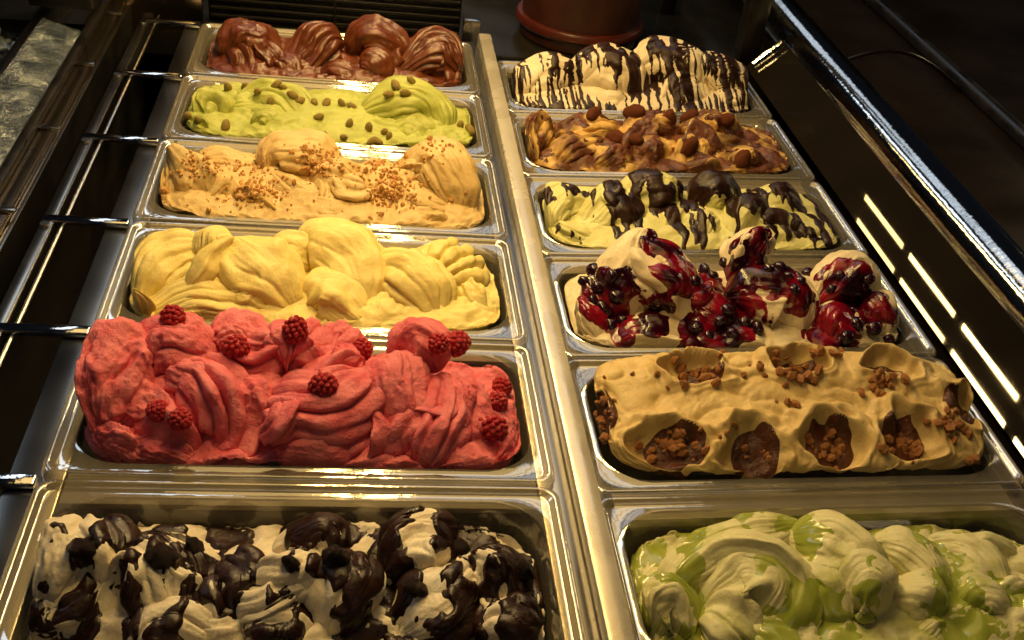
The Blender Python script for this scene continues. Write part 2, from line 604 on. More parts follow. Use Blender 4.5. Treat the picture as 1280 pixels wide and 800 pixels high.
# ------------------------------------------------------------------ sculpting of gelato
class Heap:
    def __init__(s, pan, seed=0, nzm=0.8, dz=0.8, ntm=1.0):
        s.dz, s.ntm = dz / 100, ntm
        s.pan = pan
        s.nzm = nzm
        s.paths = []
        s.V, s.F, s.n = [], [], 0
        s.seed = seed
        s.k = 0

    def push(s, V, F):
        s.V.append(V)
        s.F.append(F + s.n)
        s.n += len(V)

    def clamp(s, P):
        z = P[:, 2]
        taper = np.clip(-z, 0, 0.12) * 0.10
        hx, hy = OX - 0.0022 - taper, OY - 0.0022 - taper
        ex = 5.0
        d = ((np.abs(P[:, 0]) / hx) ** ex + (np.abs(P[:, 1]) / hy) ** ex) ** (1 / ex)
        lim = 1.0 + 0.05 * sstep(z, 0.008, 0.03)
        k0 = 0.86
        dd = np.where(d > k0, k0 + (lim - k0) * np.tanh((d - k0) / (lim - k0)), d)
        f = dd / np.maximum(d, 1e-6)
        P = P.copy()
        P[:, 0] *= f
        P[:, 1] *= f
        P[:, 2] = np.maximum(P[:, 2], -0.07)
        return P

    def base(s, level=-1.2, amp=0.8, dome_h=1.5, freq=28, fn=None, nx=150, ny=70):
        """fill of the pan, level and bumps in cm"""
        gx, gy = np.meshgrid(np.linspace(-1, 1, nx), np.linspace(-1, 1, ny))
        x = gx * OX * np.sqrt(1 - 0.12 * gy ** 8)
        y = gy * OY * np.sqrt(1 - 0.12 * gx ** 8)
        Pn = np.stack([x * freq, y * freq, np.full_like(x, s.seed * 3.7)], -1)
        dome = np.clip(1 - np.abs(gx) ** 3, 0, 1) * np.clip(1 - np.abs(gy) ** 2.0, 0, 1)
        wv = fbm(Pn, 3)
        st = np.abs(perlin(np.stack([x * 40 + 4 * wv, y * 95 + 5 * wv, np.full_like(x, s.seed * 1.3)], -1)))
        z = (level + dome_h * dome + amp * (wv + .5 * st)) / 100
        if fn is not None:
            z = fn(x, y, z)
        P = s.clamp(np.stack([x * 1.08, y * 1.08, z], -1).reshape(-1, 3))
        i = np.arange((nx - 1) * (ny - 1))
        r, c = i // (nx - 1), i % (nx - 1)
        a = r * nx + c
        s.push(P, np.stack([a, a + 1, a + nx + 1, a + nx], 1))
        return s

    def lobe(s, path, a, b, nt=0, at=0.0, ns=0, as_=0.0, twist=0.0, crest=None, cap=2.6, nz=1.0, roll=0.0, drift=0.0, raw=False, S_=60, T_=100, sharp=0.62):
        """a stroke of gelato. path: (px,py,v) points, a/b half width and half height in cm, nt ridges along, ns ridges across"""
        s.k += 1
        if ns:
            S_, T_ = 120, 64
        nz = nz * s.nzm
        s.paths.append([s.pan.p(*q) for q in path] if not raw else path)
        sd_ = s.seed * 13.1 + s.k * 5.7
        pts = catmull(s.paths[-1], S_)
        if not raw:
            pts[:, 2] -= s.dz
        tq = np.linspace(-1, 1, S_)
        nt = max(4, round(nt * s.ntm)) if nt else 0
        pts[:, 2] -= np.abs(tq) ** 3 * lerp_list(b, S_) / 100 * 0.55      # the ends sink into the mass
        T = np.gradient(pts, axis=0)
        T /= np.linalg.norm(T, axis=1)[:, None] + 1e-9
        up = np.array([0, -0.25, 1.0])
        up /= np.linalg.norm(up)
        side = np.cross(T, up)
        side /= np.linalg.norm(side, axis=1)[:, None] + 1e-9
        u2 = np.cross(side, T)
        t = np.linspace(0, 1, S_)
        capf = np.clip(1 - np.abs(2 * t - 1) ** cap, 0, 1) ** 0.6
        A = lerp_list(a, S_) / 100 * capf * 1.10
        B = lerp_list(b, S_) / 100 * capf * 1.04
        th = np.linspace(0, 2 * math.pi, T_, endpoint=False)
        th = th + 0.42 * np.cos(th)            # more samples on the upper side
        TH, TT = np.meshgrid(th, t)
        THr = TH + roll + twist * TT
        ct, sn = np.cos(TH), np.sin(TH)
        m = np.ones_like(TH)
        cn = np.stack([ct * 1.3 + sd_, sn * 1.3 - sd_, TT * 2.2 + sd_], -1)
        wob = perlin(cn)
        env = np.clip(np.sin(math.pi * np.clip(TT, 0.02, 0.98)) * 2.4, 0, 1)
        if nt:
            ph = THr * nt / 2 + drift * TT + wob * 1.6
            ph = ph + 0.28 * np.sin(2 * ph)
            rg = np.abs(np.sin(ph)) ** sharp
            am = 2.5 * at * np.clip(0.75 + 0.9 * perlin(cn * 1.4 + 9), .15, 1.5)
            m += am * (1.25 if s.ntm < 1 else 1.0) * (rg - 0.7) * env
        if ns:
            ph = TT * ns * math.pi + wob * 0.45 + 0.6 * ct
            ph = ph + 0.3 * np.sin(2 * ph)
            rg = np.abs(np.sin(ph)) ** sharp
            m += 1.3 * as_ * (rg - 0.7)
        if crest:
            for (c0, cw, ca) in crest:
                dlt = (THr - c0 + 0.5 * perlin(np.stack([TT * 3, TT * 0 + sd_, TT * 0 + c0], -1)) + math.pi) % (2 * math.pi) - math.pi
                lip = np.where(dlt > 0, np.exp(-(dlt / (cw * .45)) ** 2), np.exp(-(dlt / (cw * 1.6)) ** 2))
                m += 1.35 * ca * lip * np.clip(0.75 + 0.9 * perlin(cn * 1.3 + 31), .1, 1.6) * env
        # long streaks left by the spatula: fine across the stroke, slow along it
        for fr_, am_, fs in ((1.7, .20, 1.3), (4.0, .12, 1.6), (9.5, .035, 2.4), (20., .010, 5.0)):
            st = perlin(np.stack([np.cos(THr) * fr_ + sd_, np.sin(THr) * fr_ + sd_ * .3, TT * fs + sd_], -1))
            if fr_ > 3:
                st = np.abs(st) * 1.5 - .3
            m += am_ * (.5 + .5 * nz) * (.55 if nt else 1.0) * st * env
        P = pts[:, None, :] + side[:, None, :] * (A[:, None] * ct * m)[..., None] + u2[:, None, :] * (B[:, None] * sn * m)[..., None]
        rad = P - pts[:, None, :]
        rl = np.linalg.norm(rad, axis=2, keepdims=True) + 1e-6
        dsp = 0.0012 * nz * perlin(P * 70 + sd_) + 0.0009 * nz * nz * perlin(P * 190 - sd_) + 0.0004 * nz * nz * perlin(P * 420 + sd_)
        P = P + rad / rl * (dsp * np.minimum(1, rl[..., 0] / 0.006))[..., None]
        P = P.reshape(-1, 3)
        o3 = np.array([[0, 0, 0], [31.7, 5.1, 9.2], [3.3, 47.9, 21.4]])
        P = P + 0.0050 * np.stack([perlin(P * 24 + s.seed * 2.1 + q) for q in o3], 1) + 0.0015 * np.stack([perlin(P * 70 + s.seed * 1.7 + q) for q in o3], 1)
        P = s.clamp(P)
        r, c = np.meshgrid(np.arange(S_ - 1), np.arange(T_), indexing='ij')
        r, c = r.ravel(), c.ravel()
        c2 = (c + 1) % T_
        s.push(P, np.stack([r * T_ + c, (r + 1) * T_ + c, (r + 1) * T_ + c2, r * T_ + c2], 1))
        return s

    def fill(s, n=10, seed=1):
        """thin folds that bridge neighbouring strokes so that the heap reads as one mass"""
        rg = random.Random(seed)
        main = list(s.paths)
        mids = [np.array(p[len(p) // 2]) for p in main]
        for _ in range(n):
            i = rg.randrange(len(main))
            order = sorted(range(len(main)), key=lambda j: np.linalg.norm(mids[j] - mids[i]))
            j = order[rg.choice((1, 1, 2, 3))]
            a0, b0 = np.array(rg.choice(main[i])), np.array(rg.choice(main[j]))
            if np.linalg.norm(a0 - b0) < .02:
                continue
            d = np.array([rg.uniform(-.01, .01), rg.uniform(-.012, .004), rg.uniform(-.004, .010)])
            m = (a0 + b0) / 2 + d
            lo = np.array([0, 0, -.002 - s.dz])
            s.lobe([a0 + lo, m + lo, b0 + lo], [1.1, rg.uniform(1.3, 2.0), 1.0], [1.0, rg.uniform(1.1, 1.7), .9],
                   nt=rg.choice((7, 10, 13)), at=.11, crest=[(rg.uniform(.6, 2.6), .3, rg.uniform(.2, .5))], nz=rg.uniform(.6, 1.2), raw=True, S_=44, T_=68)
        return s

    def finish(s, mat, label, name='gelato'):
        s.VV = np.vstack(s.V)
        s.FF = np.vstack(s.F)
        me = mesh_np(name, s.VV, s.FF, mat)
        s.o = link(name, me)
        s.o.location = s.pan.c
        s.o.rotation_euler = s.pan.rot
        tag(s.o, label, 'gelato', 'heaps of gelato in the pans')
        nn = np.zeros(len(s.VV) * 3, np.float32)
        me.vertices.foreach_get('normal', nn)
        s.N = nn.reshape(-1, 3).astype(float)
        s.tree = None
        return s

    def cast(s, px, py):
        """where the line of sight through a pixel meets the heap (world point, world normal)"""
        if s.tree is None:
            s.tree = BVHTree.FromPolygons(s.VV.tolist(), s.FF.tolist())
        o = s.pan.loc(CAM_LOC)
        d = ray(px, py) @ s.pan.m
        h, n, i, dist = s.tree.ray_cast(Vector(o), Vector(d))
        if h is None:
            return None, None
        n = np.array(n)
        if n @ d > 0:
            n = -n
        return s.pan.wor(np.array(h)), s.pan.m @ n

    def drop(s, x, y):
        if s.tree is None:
            s.tree = BVHTree.FromPolygons(s.VV.tolist(), s.FF.tolist())
        h, n, i, dist = s.tree.ray_cast(Vector((x, y, 0.3)), Vector((0, 0, -1)))
        if h is None:
            return None, None
        n = np.array(n)
        return s.pan.wor(np.array(h)), s.pan.m @ (n if n[2] > 0 else -n)

    def sauce(s, name, mat, fn, thick=0.0016, label=None, smooth=5):
        """a coat with body: the heap's own surface lifted where fn > 0, sunk out of sight where fn < 0"""
        val = np.clip(fn(s.VV, s.N), -1, 1)
        keep = val[s.FF].max(axis=1) > -0.6
        F = s.FF[keep]
        idx, inv = np.unique(F, return_inverse=True)
        N = s.N[idx]
        c = s.pan.m.T @ np.array([0, -0.3, 1.0])
        Fi = inv.reshape(F.shape)
        V = s.VV[idx].copy()
        e = np.vstack([Fi[:, [0, 1]], Fi[:, [1, 2]], Fi[:, [2, 3]], Fi[:, [3, 0]]])
        e = np.vstack([e, e[:, ::-1]])
        cnt = np.bincount(e[:, 0], minlength=len(V))[:, None]
        for _ in range(smooth):                       # poured coats run the grooves smooth
            nb = np.stack([np.bincount(e[:, 0], weights=V[e[:, 1], q], minlength=len(V)) for q in range(3)], 1) / np.maximum(cnt, 1)
            wgt = np.clip(val[idx] * 1.5, 0, 1)[:, None]
            V = V * (1 - .6 * wgt) + nb * .6 * wgt
        V = V + N * (val[idx] * thick)[:, None]
        me = mesh_np(name, V, inv.reshape(F.shape), mat)
        o = link(name, me, s.o)
        if label:
            o['label'] = label
        return o


def quat_to(n, spin):
    q = Vector(n).to_track_quat('Z', 'Y')
    return (q @ Euler((0, 0, spin)).to_quaternion()).to_euler()


def blob_mesh(name, mat, r=(1, 1, 1), sub=3, amp=0.15, freq=1.5, seed=0, smooth=True):
    import bmesh
    bm = bmesh.new()
    bmesh.ops.create_icosphere(bm, subdivisions=sub, radius=1.0)
    V = np.array([v.co[:] for v in bm.verts])
    F = np.array([[v.index for v in f.verts] for f in bm.faces])
    bm.free()
    V = V * (1 + amp * fbm(V * freq + seed * 7.1, 2))[:, None] * np.array(r)
    return mesh_np(name, V, F, mat, smooth)


# chocolate -----------------------------------------------------------
def place(heap, name, meshes, spots, size, label, cat, group, sink=0.35, jit=0.15, flat=False):
    """single toppings, each set down on the heap where its pixel meets it"""
    out = []
    for si, (px, py) in enumerate(spots):
        h, n = heap.cast(px, py)
        for k in range(12):
            if h is not None:
                break
            h, n = heap.cast(px, py + 3 * (k + 1))
        if h is None:
            continue
        k = random.randrange(len(meshes))
        o = link(name, meshes[k])
        sz = size * random.uniform(1 - jit, 1 + jit)
        o.location = h + n * sz * (1 - 2 * sink) * 0.8
        o.scale = (sz, sz, sz)
        o.rotation_euler = quat_to(n, random.uniform(0, 6.28)) if flat else (random.uniform(0, 6.28), random.uniform(0, 6.28), random.uniform(0, 6.28))
        tag(o, label if isinstance(label, str) else label[si], cat, group)
        out.append(o)
    return out


def around(spots, n, rx, ry):
    return [(px + random.gauss(0, rx), py + random.gauss(0, ry)) for px, py in spots for _ in range(n)]


R90 = math.pi / 2

# ---- chocolate, far end of the left column
P = Pan('L', 1)
P.build('dark brown chocolate gelato')
H = Heap(P, 1, dz=.5).base(-1.0, 1.0)
H.lobe([(283, 75, .35), (300, 52, .5), (330, 60, .5), (352, 88, .35)], [2.2, 3.2, 2.8, 1.8], [2.0, 3.0, 2.6, 1.6], nt=5, at=.12, crest=[(1.2, .3, .25)], nz=1.5)
H.lobe([(290, 60, .3), (302, 75, .22), (300, 88, .2)], [1.2, 1.6, 1.2], [1.4, 1.6, 1.2], nt=4, at=.2, crest=[(2.2, .3, .4)])
H.lobe([(330, 52, .45), (340, 70, .3), (352, 92, .2)], [1.2, 1.8, 1.2], [1.2, 1.6, 1.0], crest=[(1.0, .25, .5)])
H.lobe([(358, 92, .25), (382, 72, .4), (410, 50, .55), (430, 42, .6)], [1.6, 3.0, 3.2, 1.4], [1.4, 2.6, 2.8, 1.2], nt=16, at=.13, nz=.7)
H.lobe([(395, 92, .15), (430, 90, .15), (452, 96, .1)], [1.6, 1.8, 1.2], [1.2, 1.4, .8], nt=10, at=.12)
H.lobe([(432, 62, .55), (458, 46, .6), (490, 52, .55), (504, 66, .5)], [1.8, 2.9, 2.6, 1.6], [1.8, 2.6, 2.4, 1.4], nz=.8, crest=[(-.4, .4, .15)])
H.lobe([(450, 72, .3), (470, 78, .25), (488, 92, .15)], [1.8, 2.4, 1.8], [1.4, 1.8, 1.4], crest=[(1.3, .3, .15)], nz=.8)
H.lobe([(488, 88, .25), (520, 68, .4), (550, 62, .5), (575, 84, .4), (580, 104, .3)], [1.4, 2.6, 3.2, 2.6, 1.2], [1.0, 2.0, 2.6, 2.2, 1.0], nt=16, at=.14, drift=1.0)
H.lobe([(515, 56, .7), (540, 60, .65), (560, 72, .6)], [1.4, 1.8, 1.2], [1.2, 1.6, 1.0], nt=10, at=.14)
H.lobe([(490, 102, .08), (530, 104, .08), (570, 108, .12)], [1.4, 1.8, 1.2], [1.0, 1.1, .8], nt=6, at=.12)
H.lobe([(290, 92, .1), (330, 94, .08), (370, 96, .08)], [1.6, 1.6, 1.6], [1.0, 1.0, .8], ns=7, as_=.12)
H.fill(6, 27).finish(G['chocolate'], 'glossy dark brown chocolate gelato in rounded combed lumps')

# ---- pistachio
P = Pan('L', 2)
P.build('green gelato strewn with pistachio kernels')
H = Heap(P, 2, dz=1.3).base(-0.5, .9)
H.lobe([(252, 152, .25), (262, 134, .4), (275, 130, .4), (292, 152, .25)], [1.2, 2.2, 2.2, 1.2], [1.2, 2.2, 2.2, 1.2], nt=6, at=.18, crest=[(2, .3, .3)], nz=1.3)
H.lobe([(243, 158, .2), (252, 148, .2), (262, 160, .15)], [1.0, 1.4, 1.0], [1.0, 1.6, .9], crest=[(1.5, .3, .4)])
H.lobe([(285, 150, .3), (310, 122, .6), (345, 118, .6), (375, 140, .4), (384, 166, .2)], [1.6, 2.6, 3.0, 2.6, 1.2], [1.2, 2.0, 2.4, 2.2, 1.0], nt=14, at=.09, nz=.9)
H.lobe([(318, 150, .25), (335, 144, .25), (350, 160, .15)], [1.6, 2.2, 1.4], [1.4, 1.8, 1.2], crest=[(1.2, .35, .3)], nz=1.2)
H.lobe([(290, 165, .1), (330, 168, .08), (375, 170, .08)], [1.4, 1.6, 1.4], [.8, .9, .7], crest=[(1.6, .3, .3)])
H.lobe([(380, 150, .4), (420, 156, .35), (470, 160, .3), (500, 176, .15)], [2.2, 2.6, 2.4, 1.6], [1.0, 1.1, 1.1, .8], nt=6, at=.08, nz=.8)
H.lobe([(370, 122, .85), (395, 122, .9), (420, 132, .85)], [1.2, 1.6, 1.0], [1.0, 1.4, .8])
H.lobe([(428, 152, .45), (465, 132, .55), (505, 118, .6), (540, 132, .5), (556, 172, .2)], [1.2, 2.4, 3.4, 3.2, 1.6], [.8, 1.8, 2.6, 2.6, 1.4], nt=20, at=.08, drift=1.5, nz=.6)
H.lobe([(480, 150, .3), (520, 150, .3), (552, 182, .08)], [1.4, 2.6, 1.6], [1.0, 1.7, 1.2], nt=12, at=.07, nz=.8)
H.lobe([(560, 170, .3), (580, 172, .25), (596, 178, .2)], [1.6, 1.6, 1.0], [.9, .9, .5], nz=.8)
H.fill(5, 24).finish(G['pistachio'], 'pale green gelato in smooth combed domes under pistachio kernels')
pk = [blob_mesh('pistachio_kernel', S['pistachio'], (1.35, .82, .78), 2, .12, 1.3, k) for k in range(3)]
place(H, 'pistachio_kernel', pk, [(495, 108), (487, 119), (507, 116), (514, 101), (339, 129), (323, 116), (306, 109), (345, 108), (398, 148), (436, 156),
      (460, 161), (487, 172), (465, 177), (392, 129), (376, 127), (407, 130), (427, 131), (404, 170), (428, 173), (575, 158), (587, 164), (286, 112),
      (248, 150), (365, 120), (282, 159), (236, 146), (472, 178), (480, 166), (440, 134), (354, 111)], 0.0056,
      'small green brown pistachio kernel lying on the pale green gelato', 'nut', 'pistachio kernels on the green gelato', sink=.3)

# ---- hazelnut
P = Pan('L', 3)
P.build('tan gelato strewn with chopped hazelnuts')
H = Heap(P, 3, dz=1.2).base(-0.7, 1.0)
H.lobe([(212, 178, .7), (225, 200, .55), (245, 228, .4), (262, 262, .2)], [1.3, 2.2, 2.8, 1.8], [1.6, 2.2, 2.4, 1.6], nt=8, at=.1, crest=[(1.9, .25, .35)], nz=1.1)
H.lobe([(205, 262, .2), (208, 232, .35), (222, 215, .5)], [1.2, 1.8, 1.4], [1.4, 1.8, 1.2], crest=[(2.4, .3, .35), (.6, .3, .2)], nz=1.3)
H.lobe([(240, 200, .7), (280, 198, .75), (325, 205, .7)], [1.8, 2.2, 1.6], [1.4, 1.8, 1.3], nt=6, at=.08)
H.lobe([(255, 265, .15), (268, 235, .3), (285, 225, .4), (300, 250, .25), (320, 266, .12)], [1.4, 1.6, 1.7, 1.6, 1.1], [1.2, 1.5, 1.6, 1.3, .9], nt=6, at=.14, crest=[(1.6, .3, .3)])
H.lobe([(330, 200, .65), (345, 180, .75), (390, 182, .75), (425, 196, .65)], [1.6, 2.4, 2.8, 2.0], [1.4, 1.8, 1.9, 1.5], nt=12, at=.07)
H.lobe([(345, 195, .6), (362, 225, .4), (395, 248, .25), (440, 248, .25), (455, 225, .4)], [1.4, 2.0, 2.5, 2.4, 1.4], [1.4, 1.8, 1.9, 1.9, 1.2], crest=[(-.15, .28, .38)], nz=.7, nt=5, at=.05)
H.lobe([(395, 215, .5), (425, 215, .5), (450, 222, .45)], [2.0, 2.4, 1.8], [1.6, 1.9, 1.4], nz=1.2)
H.lobe([(455, 245, .3), (490, 225, .45), (520, 235, .4)], [2.2, 2.6, 2.0], [1.4, 1.6, 1.2], nz=1.6)
H.lobe([(440, 205, .75), (470, 208, .8), (505, 205, .75)], [1.6, 1.8, 1.4], [1.2, 1.3, 1.0], nz=1.2)
H.lobe([(505, 222, .5), (525, 200, .65), (548, 202, .6), (572, 232, .4), (585, 268, .2)], [1.6, 2.4, 2.8, 2.8, 1.6], [1.4, 2.0, 2.4, 2.4, 1.3], nt=13, at=.06, crest=[(2.7, .3, .25)], nz=.7)
H.lobe([(500, 268, .12), (535, 262, .15), (575, 272, .1)], [1.4, 1.8, 1.2], [.9, 1.1, .8], crest=[(1.6, .3, .3)])
H.lobe([(400, 272, .08), (440, 270, .08), (490, 270, .1)], [1.4, 1.6, 1.4], [.8, .9, .8], crest=[(1.6, .3, .25)])
H.lobe([(285, 262, .12), (320, 258, .15), (355, 266, .1)], [1.4, 1.7, 1.2], [.9, 1.0, .8])
H.fill(9, 35).finish(G['hazelnut'], 'tan hazelnut gelato in wide smooth folds under chopped nuts')


def crumbs(heap, name, mat, patches, label, cat):
    import bmesh
    base = []
    for k in range(4):
        me = blob_mesh('tmp', None, (1, .8, .7), 1, .5, 1.7, k + 20)
        vv = np.zeros(len(me.vertices) * 3)
        me.vertices.foreach_get('co', vv)
        ff = np.zeros(len(me.loops), int)
        me.loops.foreach_get('vertex_index', ff)
        base.append((vv.reshape(-1, 3), ff.reshape(-1, 3)))
        bpy.data.meshes.remove(me)
    V, F, n = [], [], 0
    for px, py, rx, ry, cnt, sz in patches:
        for _ in range(cnt):
            h, nn = heap.cast(px + random.gauss(0, rx), py + random.gauss(0, ry))
            if h is None:
                continue
            b, f = base[random.randrange(4)]
            r = sz * random.lognormvariate(0, .38)
            rot = rotm((random.uniform(0, 6), random.uniform(0, 6), random.uniform(0, 6)))
            V.append((b @ rot.T) * r + heap.pan.loc(h + nn * r * .35))
            F.append(f + n)
            n += len(b)
    o = link(name, mesh_np(name, np.vstack(V), np.vstack(F), mat, smooth=False))
    o.location = heap.pan.c
    o.rotation_euler = heap.pan.rot
    tag(o, label, cat, None, 'stuff')
    return o


crumbs(H, 'chopped_hazelnuts', S['crumb'], [(318, 236, 16, 9, 150, .0016), (400, 208, 16, 8, 110, .0018), (395, 190, 22, 5, 60, .0015), (490, 235, 18, 14, 210, .0017),
       (470, 208, 20, 6, 70, .0016), (545, 185, 12, 8, 40, .0015), (235, 205, 10, 14, 30, .0015), (265, 205, 18, 6, 40, .0015), (300, 210, 22, 8, 50, .0015), (200, 235, 4, 12, 20, .0016),
       (420, 225, 60, 25, 60, .0012), (540, 250, 30, 12, 20, .0012), (280, 250, 30, 10, 30, .0012)],
       'pale brown chopped hazelnuts scattered in patches over the tan gelato', 'chopped nuts')

# ---- lemon
P = Pan('L', 4)
P.build('smooth yellow gelato')
H = Heap(P, 4, dz=.7).base(-0.9, .8)
H.lobe([(165, 390, .15), (185, 350, .4), (225, 318, .6), (275, 302, .65)], [1.8, 2.8, 3.2, 2.2], [1.4, 2.2, 2.4, 1.8], nt=14, at=.07, nz=.55)
H.lobe([(165, 398, .1), (215, 372, .15), (275, 372, .15), (335, 388, .12), (375, 402, .08)], [1.4, 2.0, 2.2, 2.0, 1.2], [1.1, 1.5, 1.5, 1.3, .8], nt=15, at=.13, nz=.5)
H.lobe([(160, 385, .1), (168, 372, .1), (176, 392, .06)], [.5, .8, .5], [1.0, 1.3, .7], crest=[(1.6, .3, .4)])
H.lobe([(262, 330, .45), (268, 305, .6), (290, 296, .65)], [1.6, 2.0, 1.5], [1.6, 2.0, 1.5], nz=.6)
H.lobe([(272, 296, .65), (305, 322, .45), (340, 350, .3), (370, 384, .15)], [1.2, 2.6, 2.8, 1.6], [1.4, 2.0, 2.0, 1.3], nt=5, at=.08, crest=[(2.5, .3, .28), (.9, .25, .12)], nz=.7)
H.lobe([(290, 345, .3), (310, 365, .2), (345, 388, .1)], [1.3, 1.6, 1.2], [1.2, 1.4, 1.0], ns=6, as_=.16, nz=.6)
H.lobe([(335, 320, .6), (365, 312, .65), (395, 325, .55)], [2.0, 2.4, 1.8], [1.5, 1.8, 1.4], nz=1.0)
H.lobe([(360, 318, .65), (395, 300, .75), (430, 315, .65), (455, 352, .4), (455, 385, .2)], [1.6, 2.8, 3.2, 2.8, 1.4], [1.4, 2.2, 2.5, 2.2, 1.1], nt=9, at=.045, nz=.6, drift=.8)
H.lobe([(375, 370, .22), (410, 362, .25), (440, 385, .12), (450, 398, .08)], [1.6, 2.4, 1.8, 1.0], [1.4, 1.7, 1.3, .7], crest=[(1.4, .35, .3), (2.6, .3, .2)], nz=1.0)
H.lobe([(452, 340, .5), (490, 338, .5), (530, 360, .35), (558, 400, .1)], [1.4, 2.6, 3.0, 2.0], [1.2, 1.9, 2.1, 1.4], nt=13, at=.14, nz=.5, drift=.6)
H.lobe([(455, 398, .08), (490, 402, .06), (530, 404, .06)], [1.2, 1.4, 1.2], [.7, .8, .6], nz=.8)
H.lobe([(505, 330, .8), (540, 322, .75), (575, 345, .6), (605, 385, .3)], [1.6, 2.7, 3.0, 2.0], [1.2, 1.9, 2.1, 1.4], ns=9, as_=.30, nz=.2, sharp=.55)
H.lobe([(580, 395, .2), (600, 392, .2), (616, 398, .15)], [1.4, 1.6, 1.0], [.8, 1.0, .6])
H.fill(6, 23).finish(G['lemon'], 'smooth yellow gelato in ribbed fans and broad folds')

# ---- raspberry
P = Pan('L', 5)
P.build('pink red gelato topped with whole raspberries')
H = Heap(P, 5, 1.0, 1.1, .72).base(-0.8, 1.2)
H.lobe([(120, 540, .15), (130, 485, .35), (155, 435, .6), (190, 412, .7)], [1.6, 2.4, 2.8, 2.2], [1.8, 2.4, 2.6, 2.2], nt=6, at=.12, crest=[(2.3, .3, .2)], nz=1.6)
H.lobe([(165, 440, .6), (200, 418, .7), (240, 425, .65), (275, 440, .6)], [2.0, 2.4, 2.2, 1.6], [1.8, 2.0, 1.8, 1.3], nt=9, at=.12, nz=1.5)
H.lobe([(150, 470, .45), (180, 485, .35), (215, 505, .25)], [1.8, 2.0, 1.6], [1.4, 1.5, 1.3], nt=6, at=.12, nz=1.5)
H.lobe([(105, 560, .08), (140, 545, .12), (180, 560, .06)], [1.2, 1.8, 1.3], [1.0, 1.6, 1.0], crest=[(1.8, .3, .35)], nz=1.9)
H.lobe([(160, 560, .08), (200, 545, .12), (245, 562, .06)], [1.4, 1.8, 1.3], [1.0, 1.5, 1.0], crest=[(1.2, .3, .3)], nz=1.9)
H.lobe([(215, 440, .55), (255, 462, .45), (280, 500, .3), (285, 540, .15), (250, 566, .05)], [1.8, 2.6, 2.7, 2.3, 1.3], [1.5, 2.0, 2.0, 1.7, 1.0], nt=15, at=.16, nz=.9, drift=.7)
H.lobe([(270, 425, .75), (300, 415, .78), (325, 440, .65)], [1.6, 2.2, 1.8], [1.4, 1.9, 1.6], nz=1.7)
H.lobe([(300, 455, .5), (318, 490, .35), (310, 535, .15)], [1.7, 2.0, 1.4], [1.5, 1.7, 1.2], nt=8, at=.1, nz=1.2)
H.lobe([(325, 450, .6), (345, 425, .7), (380, 428, .7), (410, 450, .55)], [1.5, 2.2, 2.4, 1.8], [1.3, 1.9, 2.0, 1.5], ns=9, as_=.13, nz=1.1)
H.lobe([(322, 480, .4), (360, 492, .32), (410, 500, .28), (450, 475, .4), (472, 435, .6)], [1.6, 2.6, 2.9, 2.6, 1.5], [1.4, 2.2, 2.4, 2.2, 1.3], nt=17, at=.13, nz=.8)
H.lobe([(340, 535, .12), (390, 545, .1), (440, 535, .12)], [2.0, 2.4, 2.0], [1.5, 1.6, 1.4], nt=6, at=.08, nz=1.2)
H.lobe([(395, 430, .8), (430, 425, .8), (455, 440, .7)], [1.5, 1.8, 1.4], [1.3, 1.6, 1.3], ns=6, as_=.12, nz=1.2)
H.lobe([(480, 425, .68), (495, 470, .45), (490, 520, .25), (480, 565, .06)], [2.2, 2.8, 2.4, 1.8], [2.0, 2.3, 2.0, 1.3], nz=1.1, crest=[(.5, .3, .12)])
H.lobe([(500, 432, .72), (525, 420, .75), (555, 440, .65)], [2.0, 2.4, 1.7], [1.6, 2.0, 1.5], nz=1.0)
H.lobe([(535, 452, .6), (545, 490, .42), (535, 540, .15), (525, 566, .06)], [1.8, 2.6, 2.4, 1.6], [1.6, 2.1, 1.9, 1.2], nt=18, at=.13, twist=.5, nz=1.0)
H.lobe([(575, 460, .55), (582, 500, .4), (575, 545, .15)], [1.5, 2.0, 1.8], [1.4, 1.7, 1.4], nt=12, at=.13, nz=1.4)
H.lobe([(600, 480, .6), (620, 505, .45), (630, 548, .18), (615, 570, .08)], [1.4, 1.7, 1.5, 1.0], [1.0, 1.2, 1.1, .8], nz=1.8)
H.lobe([(545, 568, .05), (585, 565, .07), (615, 572, .06)], [1.3, 1.5, 1.2], [.8, 1.0, .7], nz=1.9)
H.fill(12, 45).finish(G['raspberry'], 'pink red raspberry gelato in wavy combed bands')


def raspberry_mesh(seed):
    rng = np.random.default_rng(seed)
    import bmesh
    bm = bmesh.new()
    bmesh.ops.create_icosphere(bm, subdivisions=2, radius=1.0)
    V0 = np.array([v.co[:] for v in bm.verts])
    F0 = np.array([[v.index for v in f.verts] for f in bm.faces])
    bm.free()
    V, F, n = [], [], 0
    k = 58
    for i in range(k):
        z = 1 - 2 * (i + .5) / k
        a = i * 2.39996
        r = math.sqrt(1 - z * z)
        d = np.array([r * math.cos(a), r * math.sin(a), z]) + rng.normal(0, .03, 3)
        p = d * np.array([.82 + .03 * (seed % 3), .84 - .05 * (seed % 2), .92 + .05 * (seed % 4) - .12 * z])
        V.append(V0 * rng.uniform(.21, .25) + p)
        F.append(F0 + n)
        n += len(V0)
    V.append(V0 * np.array([.88, .88, 1.0]))
    F.append(F0 + n)
    return mesh_np('raspberry', np.vstack(V), np.vstack(F), S['raspberry'])


